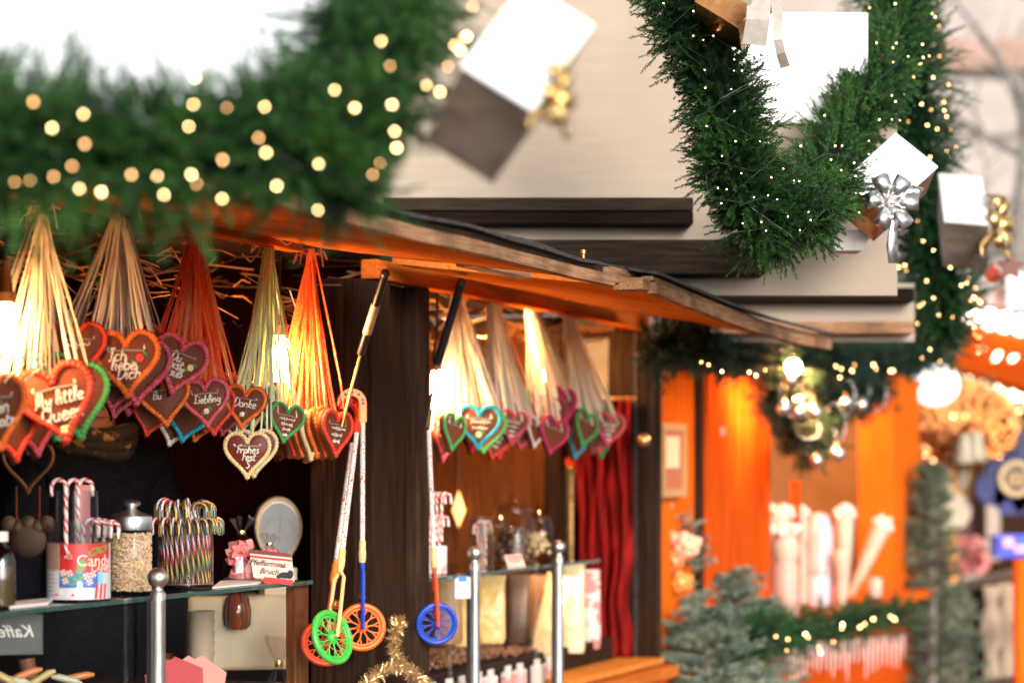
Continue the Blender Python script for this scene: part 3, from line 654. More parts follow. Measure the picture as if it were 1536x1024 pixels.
RIB = dict(nat=pm('raffia_natural', (.84, .72, .56), (.90, .82, .68), scale=30, st=(1, 1, .2), rough=.5, sss=.6), red=pm('raffia_red', (.88, .065, .02), (.93, .20, .05), scale=20, rough=.4, sss=.6),
           orange=pm('raffia_orange', (.80, .26, .06), (.85, .4, .12), scale=20, rough=.45), green=pm('raffia_green', (.52, .70, .36), (.72, .80, .55), scale=20, rough=.45, sss=.6))
def squig(mb, x, z, w_, h, amp=.012, r=.011, seed=0, loops=6):
    pts = []
    for i in range(loops*6+1):
        t = i/(loops*6); pts.append(V((x-w_/2+w_*t+amp*math.sin(t*loops*2*PI+seed), -.108, z+h/2*math.sin(t*loops*2*PI+seed*2)*(.6+.4*math.sin(t*9+seed)))))
    mb.tube(pts, r, 5)
KNOT = {}
def heart(bi, px, py, wpx, off, yaw, roll, color, label, lines=None, flower=None, nst=4, rib='nat', body='b', back=0, squiggle=None, tsize=.2, pitch=0, splitc=None):
    p = F(px, py, off); w = 1.05*wpx/FPX*p.y
    t = thing('gingerbread_heart', label, 'gingerbread heart', p, rot(pitch, roll, yaw), group='gingerbread hearts hanging in bundles', scale=w)
    obj('cookie', BODYR if body == 'r' else BODY, None, t)
    obj('icing_border', ICM[color], None, t)
    obj('ribbon_loop', STAPLE, None, t)
    if lines:
        for (s_, x_, z_, sz) in lines:
            wd_ = sum(GL[c][0] for c in s_); cap = min(sz*.95, .60/wd_)
            obj('icing_text', script(s_, cap), M['iwhite'], t, smooth='all', M=Matrix.Translation((x_, -.108, z_)))
    if squiggle:
        mb = MB()
        for k in range(squiggle): squig(mb, R.uniform(-.03, .03), .13-.13*k, .42-.10*k, .09, seed=px+k)
        obj('icing_text', mb, M['iwhite'], t, smooth='all')
    if flower:
        for f in flower: flower_parts(t, *f)
    K = KNOT[bi]; mt = RIB[rib]; Mw = wmat(t)
    mb = MB()
    nst += {'a': 3, 'b': 4, 'c': 2, 'd': 2}.get(bi, 4)
    for k in range(nst):
        sx = -.26 if k % 2 == 0 else .26; yy = -.10 if k < 2 else .10
        a = Mw @ V((sx+R.uniform(-.2, .2)*(k > 1), yy, .22))
        kk = K+V((R.uniform(-.012, .012), R.uniform(-.01, .01), R.uniform(-.012, .004)))
        mid = a.lerp(kk, .5)+V((R.uniform(-.006, .006), R.uniform(-.006, .006), 0)); nk = a.lerp(kk, .93)
        P = [a, a.lerp(mid, .5)+V((R.uniform(-.004, .004), 0, 0)), mid, nk, kk]
        wd = R.uniform(.0028, .0050)*(1.35 if bi in 'fghi' else 1)
        mb.strip(P, [wd, wd, wd*.9, wd*.8, wd*.8], .0005, V((1, R.uniform(-.6, .6), R.uniform(-.4, .4))))
    obj('ribbon', mb, mt, t, world=True)
    return t
KP = dict(a=(62, 314, -.02), b=(182, 303, -.02), c=(294, 338, -.03), d=(404, 368, -.02), e=(467, 380, -.05), f=(684, 430, -.06), g=(735, 432, -.05), h=(792, 442, -.05), i=(848, 457, -.05))
for k, (x, y, o_) in KP.items(): KNOT[k] = F(x, y, o_)
KL = dict(a='natural raffia tie of the leftmost heart bundle', b='natural raffia tie of the widest bundle under the blurred garland', c='red raffia tie of the bundle below the orange flap', d='pale green raffia tie beside the middle pendant lamp', e='bright red raffia tie beside the dark post', f='natural raffia tie behind the black strut', g='thick pale raffia tie, second past the dark post', h='natural raffia tie, third past the dark post', i='rightmost raffia tie, above the pink-edged heart')
KC = dict(a='nat', b='nat', c='red', d='green', e='red', f='nat', g='nat', h='nat', i='nat')
for k in KNOT:
    p = KNOT[k]; t = thing('raffia_tie', KL[k], 'raffia tie', p, group='raffia ties holding up the hearts')
    w = MB(); w.tube([V((0, 0, .012)), V((0, 0, 0)), V((0, 0, -.02))], [.010, .012, .013], 8); obj('knot', w, RIB[KC[k]], t, smooth=True)
    w = MB()
    for j in range(6):
        a = R.choice((-1, 1))*R.uniform(.6, 1); l = R.uniform(.03, .07)
        w.strip([V((0, 0, 0)), V((a*l*.4, -.01, R.uniform(-.004, .018))), V((a*l*.8, -.012, R.uniform(-.02, .014))), V((a*l, -.01, R.uniform(-.05, .008)))], .0045, .0006, V((0, .3, 1)))
    obj('loose_end', w, RIB[KC[k]], t)
    w = MB(); w.tube([V((0, 0, .01)), V((0, 0, .012+max(0.01, 2.19-p.z)))], .002, 5); obj('hook', w, M['dsteel'], t)
H = heart
# bundle a (leftmost)
H('a', 88, 608, 118, .06, 6, -14, 'red', 'brown heart with red border reading My little Queen, cream rose at its tip', [('My little', .02, .07, .20), ('Queen', .02, -.12, .20)], [(.02, -.33, 1.1)], nst=5)
H('a', 112, 606, 112, -.01, 10, -11, 'green', 'green bordered heart directly behind the My little Queen heart', nst=4)
H('a', -12, 622, 112, .03, 42, -10, 'orange', 'orange bordered heart cut by the left picture edge', [('Mein', 0, .08, .2), ('Schatz', 0, -.1, .17)], nst=4)
H('a', 14, 644, 100, -.03, 48, -8, 'red', 'red bordered heart turned sideways behind the cut-off orange heart', nst=3)
H('a', 48, 640, 92, -.08, 50, -6, 'pink', 'pink bordered heart deep in the leftmost bundle', nst=4)
H('a', 66, 570, 80, -.10, 30, 0, 'green', 'small green arch of a heart above the My little Queen heart', nst=4)
# bundle b
H('b', 190, 548, 100, .03, 8, -2, 'orange', 'orange bordered heart reading Ich liebe Dich with red roses', [('Ich', -.13, .13, .19), ('liebe', -.05, .0, .19), ('Dich', .02, -.13, .19)], [(.19, .10, .9, 'rose')], nst=6)
H('b', 205, 560, 100, -.03, 14, 2, 'pink', 'pink bordered heart close behind the Ich liebe Dich heart', nst=5)
H('b', 118, 528, 84, -.05, 12, -3, 'red', 'red bordered heart upper left of the Ich liebe Dich heart', nst=5, squiggle=1)
H('b', 150, 545, 84, -.08, 16, 3, 'red', 'glossy red heart between the My little Queen and Ich liebe Dich hearts', nst=5)
H('b', 170, 578, 80, -.10, 20, 6, 'pink', 'pink heart tip showing under the Ich liebe Dich heart', nst=5, squiggle=2)
H('b', 196, 588, 74, -.14, 26, 10, 'pink', 'small dusky pink heart in the shadow under bundle two', nst=5)
H('b', 225, 600, 78, -.12, 32, 12, 'pink', 'dusky pink heart left of the Bu heart', nst=4)
# bundle c
H('c', 264, 550, 88, .03, 30, 16, 'pink', 'pink bordered heart with dense white script, tilted beside Ich liebe Dich', [('Du', -.08, .13, .17), ('bist', -.06, .01, .17), ('süß', -.02, -.12, .16)], [(.2, .04, .8)], nst=5, rib='red')
H('c', 246, 602, 78, -.04, 12, -6, 'orange', 'brown heart with orange border and small Bu lettering', [('Bu', -.13, .1, .15)], nst=5, rib='red')
H('c', 225, 625, 62, -.10, 22, 14, 'red', 'dark red bordered heart lowest beneath the Bu heart', nst=4, rib='red')
H('c', 280, 628, 74, -.08, 10, 12, 'cyan', 'bright blue bordered heart behind the Liebling heart', nst=5, rib='orange')
H('c', 262, 636, 70, -.12, 14, 16, 'white', 'white edged heart low between the Bu and Liebling hearts', nst=4, rib='orange', squiggle=2)
H('c', 309, 606, 72, .02, 4, -5, 'pink', 'crimson bordered heart reading Liebling with tiny red flower', [('Liebling', .03, .08, .17)], [(.0, -.14, .8, 'iwhite')], nst=6, rib='red')
H('c', 318, 618, 72, -.05, 14, -4, 'red', 'red bordered heart just behind the Liebling heart', nst=6, rib='red')
H('c', 298, 632, 64, -.12, 10, 12, 'orange', 'orange scalloped heart lowest behind the Liebling heart', nst=5, rib='red')
H('c', 336, 622, 66, -.09, 26, 10, 'pink', 'pink edged heart between Liebling and Danke', nst=5, rib='orange')
H('c', 350, 630, 60, -.12, 28, 8, 'white', 'clear wrapped heart peeping out between Liebling and Danke', nst=5, rib='red')
# bundle d
H('d', 367, 612, 64, .02, -4, 8, 'orange', 'orange bordered heart reading Danke over white icing', [('Danke', .0, .09, .2)], [(-.02, -.14, .8, 'iwhite')], nst=5, rib='green')
H('d', 384, 608, 66, -.06, 14, 8, 'cream', 'plain brown heart rim behind the Danke heart', nst=4, rib='green')
H('d', 426, 636, 60, .02, 34, 10, 'green', 'green bordered heart with curly white script under the pendant lamp', squiggle=4, nst=6, rib='green')
H('d', 410, 636, 56, -.07, 40, 8, 'cyan', 'dark blue edged heart left of the green bordered one', nst=4, rib='green')
H('d', 371, 684, 70, .03, 4, 0, 'cream', 'glossy dark heart with cream beads reading Frohes Fest', [('Frohes', .0, .12, .17), ('Fest', .02, -.03, .17), ('S', .0, -.19, .16)], nst=3, rib='green', body='r')
H('d', 380, 681, 72, -.02, 10, 0, 'cream', 'second cream beaded heart stacked behind the Frohes Fest heart', nst=3, rib='green', body='r')
# bundle e : side-on row
ES = [(500, 652, 70, .04, 54, 6, 'red'), (484, 650, 74, .0, 66, 5, 'orange'), (470, 652, 72, -.02, 68, 4, 'orange'), (460, 656, 72, -.03, 70, 3, 'cream'), (447, 650, 72, -.05, 70, 2, 'orange'), (436, 650, 70, -.07, 70, 2, 'red'), (425, 652, 66, -.10, 70, 1, 'red'), (452, 625, 66, -.12, 66, 2, 'orange'), (415, 660, 60, -.14, 68, 1, 'pink')]
EL = ['red edged heart nearest the toy canes, showing a glossy white floral face', 'orange edged heart, second from the toy canes in the side-on row', 'orange edged heart in the middle of the side-on row', 'cream beaded heart standing out in the side-on row', 'orange beaded heart left of the cream beaded one, seen side-on', 'red beaded heart left in the side-on row', 'dark red heart seen side-on near the green bordered heart', 'orange heart sitting higher behind the side-on row', 'pinkish heart at the far left end of the side-on row']
for e, l in zip(ES, EL): H('e', *e, l, nst=5, rib='red', squiggle=3 if e[0] == 500 else None)
# right-hand compartment
H('f', 718, 642, 66, .03, 4, 2, 'cyan', 'turquoise bordered heart with pale icing writing, right of the blue wheel rod', squiggle=2, flower=[(.0, -.14, 1.0)], nst=6)
H('f', 726, 648, 66, -.03, 12, 4, 'green', 'green edged heart tucked behind the turquoise bordered heart', nst=6)
H('f', 676, 650, 56, -.02, 55, 12, 'green', 'lime edged heart turned sideways beside the black strut', nst=6)
H('f', 662, 668, 52, -.08, 60, 10, 'pink', 'pink edged heart low beside the dark post in the second bay', nst=5)
H('f', 704, 655, 50, -.10, 66, 0, 'red', 'red beaded heart edge left of the turquoise bordered heart', nst=5)
H('f', 741, 662, 56, -.06, 24, 14, 'red', 'red heart with white roses low behind the turquoise heart', nst=5, squiggle=3)
H('g', 768, 640, 48, .0, 12, 10, 'pink', 'pink bordered heart with curly white writing in the middle of the right bay', squiggle=4, nst=7)
H('g', 782, 650, 50, -.08, 22, 10, 'pink', 'dusky pink heart right of the curly written one', nst=7)
H('g', 757, 628, 50, -.12, 30, 4, 'red', 'red edged heart above and behind the curly written pink one', nst=6)
H('g', 800, 650, 46, -.04, 55, 14, 'white', 'white edged heart turned sideways, mid right bay', nst=6)
H('g', 746, 640, 48, -.12, 40, 4, 'magenta', 'dark crimson heart deep behind in the right bay', nst=6)
H('h', 822, 625, 60, -.02, 36, 8, 'purple', 'wide plum edged heart at centre right of the second bay', nst=6)
H('h', 838, 612, 60, -.06, 44, 8, 'magenta', 'plum red heart stacked behind the wide plum one', nst=6)
H('h', 806, 598, 44, -.08, 30, 0, 'green', 'small teal green heart top among the plum ones', nst=6)
H('h', 826, 655, 56, .0, 40, 16, 'magenta', 'crimson bordered heart hanging lowest among the plum ones', nst=6)
H('h', 848, 628, 50, -.12, 48, 10, 'pink', 'rose edged heart right of the plum stack', nst=6)
H('i', 874, 645, 56, -.02, 52, 18, 'green', 'leaf green edged heart turned sideways left of the last heart', nst=6)
H('i', 912, 645, 50, .03, 22, 8, 'pink', 'pink bordered heart with white iced face, rightmost of all hearts', squiggle=4, nst=6)
H('i', 888, 660, 44, -.06, 56, 14, 'purple', 'plum edged heart just left of the rightmost heart', nst=6)
H('i', 862, 665, 50, -.10, 52, 16, 'cyan', 'dark teal heart tip under the leaf green edged heart', nst=6)
# hearts crowded at the back of each bundle
for bi, cols, xs, ys, wp, n_, rb, nm_ in (('a', ('orange', 'red', 'green'), (0, 120), (560, 625), 96, 5, 'nat', 'leftmost'), ('b', ('red', 'pink', 'orange'), (105, 245), (520, 592), 82, 9, 'nat', 'widest'), ('c', ('red', 'orange', 'pink', 'magenta'), (235, 350), (575, 634), 68, 9, 'red', 'red ribboned'),
        ('d', ('red', 'white', 'orange'), (360, 425), (595, 640), 58, 4, 'green', 'pale green ribboned'), ('f', ('red', 'green', 'pink'), (665, 760), (625, 665), 50, 6, 'nat', 'second bay first'), ('g', ('pink', 'magenta', 'white'), (750, 805), (620, 660), 46, 6, 'nat', 'second bay middle'), ('h', ('magenta', 'purple', 'pink'), (800, 862), (590, 662), 48, 7, 'nat', 'second bay plum'), ('i', ('green', 'purple', 'pink'), (850, 905), (625, 672), 46, 4, 'nat', 'rightmost')):
    for k in range(n_):
        c_ = cols[k % len(cols)]
        H(bi, R.uniform(*xs), R.uniform(*ys), wp*R.uniform(.85, 1.05), -.09-.035*k*.6, R.uniform(10, 60), R.uniform(-12, 14), c_, '%s edged heart mostly hidden at the back of the %s bundle' % (c_ if c_ != 'magenta' else 'crimson', nm_), nst=4, rib=('red', 'orange', 'nat')[k % 3] if bi == 'c' else rb)
# cellophane wrapped gingerbread beside the red straps
p = F(466, 540, -.07); t = thing('wrapped_gingerbread', 'cream gingerbread in crinkled cellophane hanging before the bright red straps', 'wrapped sweet', p, rot(0, -14, 30))
w = MB(); w.lathe([(0, -.095), (.010, -.07), (.022, -.03), (.027, 0), (.024, .03), (.012, .055), (.005, .062)], 14, Matrix.Diagonal((1, .45, 1, 1))); obj('biscuit', w, pm('pale_biscuit', (.78, .56, .34), (.9, .78, .58), scale=40, rough=.4, bump=.5, bdist=.004), t, smooth=True)
w = MB(); w.lathe([(.004, -.1), (.015, -.07), (.027, -.03), (.031, 0), (.028, .032), (.014, .056), (.006, .064), (.018, .075), (.030, .10)], 11, Matrix.Diagonal((1, .6, 1, 1)), cap=False); obj('wrapper', w, M['cello'], t)
w = MB(); w.ell((0, 0, .064), .012, .008, .006, 10, 6); w.strip([V((0, 0, .064)), V((.02, -.005, .075)), V((.03, -.004, .06))], .012, .0006, V((0, 0, 1))); w.strip([V((0, 0, .064)), V((-.02, -.005, .05)), V((-.025, -.004, .03))], .01, .0006, V((0, 0, 1))); w.tube([V((0, 0, .07)), V((-.01, .01, .19))], .0012, 5); obj('bow', w, RIB['nat'], t)
# straw laid under the ceiling
w = MB()
for i in range(520):
    s_ = R.uniform(-3.2, 2.4); d_ = R.uniform(.05, 1.0); a = R.gauss(0, .25); l = R.uniform(.1, .35); z_ = R.uniform(2.02, 2.19)
    w.strip([S(s_, d_, z_), S(s_+math.cos(a)*l*.5, d_+math.sin(a)*l*.5, z_+R.uniform(-.03, .03)), S(s_+math.cos(a)*l, d_+math.sin(a)*l, z_+R.uniform(-.03, .03))], R.uniform(.002, .007), .0006, V((0, 0, 1)))
o = obj('straw', w, pm('straw', (.16, .055, .018), (.28, .11, .035), scale=20, rough=.5), kind='stuff'); o['label'] = 'loose straw and raffia laid under the stall ceiling'
# loose raffia bow at the left lamp
t = thing('raffia_bow', 'loose natural raffia bow crossing in front of the left lamp', 'raffia bow', F(30, 585, .03))
w = MB(); f0 = lambda x, y: F(x, y, .07)
w.strip([f0(10, 470), f0(40, 520), f0(67, 560)], .004, .0006, V((1, 0, 0))); w.strip([f0(-20, 540), f0(30, 536), f0(66, 538)], .0035, .0006, V((0, 0, 1)))
w.strip([f0(67, 545), f0(50, 560), f0(36, 572)], .003, .0006, V((0, 0, 1))); w.strip([f0(36, 545), f0(18, 560), f0(6, 574)], .003, .0006, V((0, 0, 1)))
obj('ribbon', w, RIB['nat'], t, world=True)
# ------------------------------------------------------------------ pendant lamps
def lamp(label, px, py_top, py_bot, off, wpx, e, cap_h):
    p = F(px, py_top, off); Y = p.y; h = (py_bot-py_top)/FPX*Y; r = wpx/2/FPX*Y
    t = thing('pendant_lamp', label, 'lamp', p, group='pendant lamps hanging in the sweet stall')
    w = MB(); w.tube([(0, 0, cap_h+.01), (.002, 0, 2.19-p.z)], .0035, 6); obj('cord', w, M['black'], t)
    w = MB(); w.lathe([(.006, cap_h+.03), (.010, cap_h+.012), (r*.75, cap_h*.45), (r*1.0, cap_h*.4), (r*.98, cap_h*.36), (r*.86, cap_h*.3), (r*.8, 0.0)], 20); obj('shade', w, pm('lamp_cap', (.30, .13, .05), rough=.35, metal=.8), t, smooth=True)
    w = MB(); w.lathe([(r*.62, 0), (r*.95, -h*.12), (r, -h*.5), (r*.96, -h*.9), (r*.8, -h), (0, -h*1.01)], 20); obj('glass_tube', w, glow('lamp_glow_'+str(px), (1.0, .52, .20), e*13), t, smooth=True)
    return t
lamp('bright pendant lamp cut by the left picture edge', 8, 455, 530, .02, 32, 11, .055)
lamp('pendant lamp with brass cap between the pale green and red straps', 419, 504, 572, -.07, 30, 13, .07)
lamp('pendant lamp glowing beside the black strut in the second bay', 655, 556, 612, -.06, 18, 15, .06)
lamp('pendant lamp glowing behind the thick pale ribbons of the second bay', 745, 480, 530, -.13, 22, 11, .05)
lamp('added pendant lamp behind the plum hearts, brightening the bags and curtain of the second bay', 812, 520, 570, -.30, 24, 14, .06)  # added lamp, hidden by the hearts, to light bags and curtain

# ------------------------------------------------------------------ gas struts and toy wheels
def strut(label, a, b, c, r1, r2, lab):
    t = thing('gas_strut', label, 'gas strut', a, group='gas struts holding the flap')
    ab = b-a
    w = MB(); w.tube([a, b], r1, 14); obj('cylinder', w, M['black'], t, smooth=True, world=True)
    if lab: w = MB(); w.tube([a+ab*.38, a+ab*.74], r1*1.12, 14); obj('label', w, pm('strut_label', (.55, .38, .20), (.7, .5, .3), scale=60, rough=.4, metal=.4), t, smooth=True, world=True)
    w = MB(); w.tube([b, c], r2, 10); obj('rod', w, M['brass'] if lab else M['dsteel'], t, smooth=True, world=True)
    w = MB(); w.ell(a, r1*1.2, n=10, k=6); obj('joint', w, M['dsteel'], t, smooth=True, world=True)
    return t
strut('black gas strut with a brass label at the dark post', F(578, 410, .22), F(541, 530, .10), F(512, 640, .06), .0105, .0042, True)
strut('plain black gas strut in the second bay by the lamp', F(692, 424, .16), F(656, 545, .06), F(640, 640, .04), .012, .0045, False)
def speckle():
    m, t, b = nt('speckled_rod'); N, L = t.nodes, t.links
    tc = N.new('ShaderNodeTexCoord'); v = N.new('ShaderNodeTexVoronoi'); v.inputs['Scale'].default_value = 150
    L.new(tc.outputs['Object'], v.inputs['Vector']); n = N.new('ShaderNodeTexNoise'); n.inputs['Scale'].default_value = 14; L.new(tc.outputs['Object'], n.inputs['Vector'])
    r = N.new('ShaderNodeValToRGB'); r.color_ramp.interpolation = 'CONSTANT'
    e = r.color_ramp.elements; e[0].color = (.55, .03, .03, 1); e[0].position = 0; e[1].color = (.78, .72, .66, 1); e[1].position = .36
    x = e.new(.30); x.color = (.60, .30, .06, 1)
    ad = N.new('ShaderNodeMath'); ad.operation = 'MULTIPLY_ADD'; ad.inputs[1].default_value = .55; L.new(n.outputs['Fac'], ad.inputs[0]); L.new(v.outputs['Distance'], ad.inputs[2])
    sb_ = N.new('ShaderNodeMath'); sb_.operation = 'SUBTRACT'; sb_.inputs[1].default_value = .22; L.new(ad.outputs[0], sb_.inputs[0])
    L.new(sb_.outputs[0], r.inputs[0]); L.new(r.outputs[0], b.inputs['Base Color']); b.inputs['Roughness'].default_value = .25; return m
M['speckle'] = speckle()
PL = {k: pm('toy_'+k, c, c2, scale=40, rough=.33, sss=.05) for k, c, c2 in (('orange', (.85, .13, .01), (.88, .16, .015)), ('green', (.045, .38, .045), (.06, .44, .06)), ('blue', (.008, .045, .35), (.012, .06, .42)), ('red', (.62, .03, .015), (.68, .04, .02)), ('cream', (.80, .46, .18), (.84, .5, .2)), ('vermilion', (.75, .07, .015), (.8, .09, .02)), ('amber', (.85, .26, .03), (.88, .3, .04)))}
def wheel_mesh(r, mat, name='wheel'):
    w = MB(); n = 40
    w.tube([(r*.88*math.cos(2*PI*i/n), 0, r*.88*math.sin(2*PI*i/n)) for i in range(n)], r*.115, 10, closed=True)
    w.tube([(r*.74*math.cos(2*PI*i/n), 0, r*.74*math.sin(2*PI*i/n)) for i in range(n)], r*.045, 8, closed=True)
    for k in range(10):
        a = 2*PI*k/10+.15; c = V((math.cos(a), 0, math.sin(a))); s = V((-math.sin(a), 0, math.cos(a)))
        w.tube([c*r*.18, c*r*.5], r*.034, 6, caps=False)
        for q in (-1, 1): w.tube([c*r*.48, c*r*.76+s*r*.12*q], r*.034, 6, caps=False)
    w.lathe([(0, -r*.10), (r*.16, -r*.10), (r*.20, -r*.05), (r*.20, r*.05), (r*.16, r*.1), (0, r*.1)], 16, rot(90, 0, 0))
    for k in range(12):
        a = 2*PI*k/12; w.tube([(r*.22*math.cos(a), -r*.08, r*.22*math.sin(a)), (r*.22*math.cos(a), r*.08, r*.22*math.sin(a))], r*.035, 6)
    w.lathe([(0, -r*.16), (r*.06, -r*.15), (r*.07, r*.15), (0, r*.16)], 10, rot(90, 0, 0))
    return w
def toy(label, top, bot, wr, yaw, cH, cW, cF, cC, handle=True, side=1, wroll=0):
    ax = bot-top; L_ = ax.length; z = -ax.normalized(); x = V((math.cos(math.radians(yaw)), math.sin(math.radians(yaw)), 0)); x = (x-z*x.dot(z)).normalized(); y = z.cross(x)
    Mx = Matrix((x, y, z)).transposed().to_4x4()
    t = thing('push_wheel_toy', label, 'toy', top, Mx, group='push wheel toys hanging from the strut rods')
    rr = .0068
    w = MB(); w.tube([(0, 0, -.0), (0, 0, -L_+wr*3.25)], rr, 12); obj('rod', w, M['speckle'], t, smooth=True)
    if handle:
        w = MB(); hr = .029; P = [(0, 0, -.02), (0, 0, .03)]+[(-side*(hr-hr*math.cos(a)), 0, .03+hr*math.sin(a)) for a in [PI*i/10 for i in range(1, 11)]]+[(-side*2*hr, 0, .02)]
        outl = []; k = len(P)
        Pv = [V(p) for p in P]
        for i, p in enumerate(Pv):
            tn = (Pv[min(i+1, k-1)]-Pv[max(i-1, 0)]).normalized(); nn = V((0, 1, 0)); s = tn.cross(nn)
            outl.append([p+s*.0105+nn*.007, p-s*.0105+nn*.007, p-s*.0105-nn*.007, p+s*.0105-nn*.007])
        for r_ in outl: w.v += r_
        for i in range(k-1):
            for j in range(4): w.f.append((i*4+j, i*4+(j+1) % 4, (i+1)*4+(j+1) % 4, (i+1)*4+j)); w.m.append(0)
        w.f += [(3, 2, 1, 0), ((k-1)*4, (k-1)*4+1, (k-1)*4+2, (k-1)*4+3)]; w.m += [0, 0]
        h = obj('handle', w, PL[cH], t, bevel=.0025)
        w = MB()
        for i in range(1, k-1, 1):
            if i % 2 == 0 or i < 2: w.lathe([(0, -.0082), (.0042, -.0082), (.0042, .0082), (0, .0082)], 10, Matrix.Translation(Pv[i]) @ rot(90, 0, 0))
        obj('hole', w, M['black'], h, smooth=True)
    zb = -L_+wr*3.25
    w = MB(); w.lathe([(rr*1.1, .03), (rr*1.35, .025), (rr*1.35, .004), (rr*1.55, .0), (rr*1.5, -.02), (rr*1.2, -.028)], 14, Matrix.Translation((0, 0, zb-.01))); obj('collar', w, PL[cC], t, smooth=True)
    w = MB(); zw = -L_
    for s in (-1, 1):
        w.tube([(0, 0, zb-.03), (0, s*.004, zb-.05), (0, s*.017, zb-.066), (0, s*.019, zw+wr*.9), (0, s*.018, zw-.004)], [.006, .0055, .005, .005, .0052], 8)
    w.ell((0, 0, zb-.04), .0085, .0085, .015, 10, 6)
    obj('fork', w, PL[cF], t, smooth=True)
    w = MB(); w.lathe([(0, .014), (.006, .012), (.008, 0), (.0095, -.006), (0, -.006)], 12, Matrix.Translation((0, 0, zw+wr+.018))); w.tube([(0, -.016, zw+wr+.02), (0, .016, zw+wr+.02)], .0015, 6); obj('bell', w, M['gold'], t, smooth=True)
    wo = obj('wheel', wheel_mesh(wr, None), PL[cW], t, smooth='all', M=Matrix.Translation((0, 0, zw)) @ rot(0, wroll, 0))
    w = MB(); w.lathe([(0, -.021), (.005, -.020), (.005, .020), (0, .021)], 10, rot(90, 0, 0)); obj('axle', w, PL[cF], wo, smooth=True)
    return t
toy('toy cane with orange wheel on a blue fork, nearest the tinsel', F(544, 622, .06), F(543, 940, .06), 36.5/FPX*tt(543, .06), 12, 'amber', 'orange', 'blue', 'cream', side=1)
toy('toy cane with green wheel on a cream fork', F(536, 640, .05), F(498, 955, .12), 43/FPX*tt(498, .12), 52, 'red', 'green', 'cream', 'cream', side=1)
toy('toy cane with red wheel, hidden behind the green wheel', F(528, 665, .02), F(487, 964, .05), 37/FPX*tt(487, .05), 14, 'red', 'vermilion', 'vermilion', 'amber', handle=False)
toy('toy cane with blue wheel on an orange-red fork in the second bay', F(643, 645, .06), F(655, 935, .06), 32.5/FPX*tt(655, .06), 14, 'red', 'blue', 'vermilion', 'cream', handle=False)

# ------------------------------------------------------------------ shelf and posts
ZS = 1.318
sh = thing('glass_shelf', 'green edged glass shelf carrying the sweet jars', 'shelf', S(-1, 0, ZS), SROT)
for (a, b) in ((-3.0, sp(468)), ):
    w = MB(); w.box(a, b, 0.006, .30, ZS-.010, ZS, M=Matrix.Translation(O) @ SROT); obj('pane', w, M['gshelf'], sh, world=True)
    w = MB(); w.box(a, b, 0.0, .006, ZS-.010, ZS, M=Matrix.Translation(O) @ SROT); w.box(b, b+.005, 0, .30, ZS-.010, ZS, M=Matrix.Translation(O) @ SROT); obj('edge', w, M['gedge'], sh, world=True)
w = MB(); w.box(sp(455), sp(474), .02, .05, .88, ZS-.011, M=Matrix.Translation(O) @ SROT); obj('support', w, M['intwood'], sh, world=True, bevel=.003)
ZS2 = 1.29
sh2 = thing('glass_shelf', 'glass shelf of the second bay carrying the red box and jars', 'shelf', S(1, 0, ZS2), SROT)
a, b = so+.02, sp(900)
w = MB(); w.box(a, b, 0.006, .34, ZS2-.010, ZS2, M=Matrix.Translation(O) @ SROT); obj('pane', w, M['gshelf'], sh2, world=True)
w = MB(); w.box(a, b, 0.0, .006, ZS2-.010, ZS2, M=Matrix.Translation(O) @ SROT); obj('edge', w, M['gedge'], sh2, world=True)
gm = glass('case_glass', (.95, .96, .95), ior=1.2)
for (a, b, z, lb) in ((-3.0, sp(228), ZS, 'glass front pane left of the steel post under the jars'), (sp(246), sp(462), ZS, 'glass front pane right of the steel post under the cane jar'), (so+.03, sp(835), ZS2, 'glass front pane of the second bay below its shelf')):
    w = MB(); w.box(a, b, 0, .005, .885, z-.014, M=Matrix.Translation(O) @ SROT)
    o = obj('glass_pane', w, gm, st, world=True)
def spost(label, px, pball, off=.035, zb=.885, sc_=1.0):
    p = F(px, pball, off); t = thing('steel_post', label, 'post', V((p.x, p.y, 0)), SROT, group='steel posts along the counter'); z = p.z; r = .0165*sc_; R_ = .0235*sc_
    w = MB(); w.lathe([(r, zb), (r, z-.052), (r*1.02, z-.050), (r*1.02, z-.0485), (r, z-.048), (r, z-.034), (r*.78, z-.030), (r*.62, z-.024), (r*.72, z-.019)], 24); obj('tube', w, M['steel'], t, smooth=True)
    w = MB(); w.ell((0, 0, z), R_, n=24, k=16); obj('ball', w, M['steel'], t, smooth='all')
    w = MB(); w.box(-r*1.15, -r*.6, .004, .02, zb, z-.05); obj('clamp', w, M['dsteel'], t, bevel=.002)
    return t
spost('nearest steel post with ball top, left of the rainbow cane jar', 237, 866)
spost('steel post with ball top in the second bay, left of the two there', 712, 829, sc_=.95)
spost('steel post with ball top before the gilt mirror, rightmost', 838, 820, sc_=.92)

# ------------------------------------------------------------------ goods on the shelf
def on(px, off, z=ZS): # point standing on shelf
    Y = tt(px, off); p = at(px, 705, Y); return V((p.x, p.y, z+.0005))
def cyl_thing(name, label, cat, px, off, z=ZS, M_=None, **k): return thing(name, label, cat, on(px, off, z), M_, **k)
def hgt(px, off, py, z=ZS): return F(px, py, off).z-z
def rad(px, off, w): return w/2/FPX*tt(px, off)
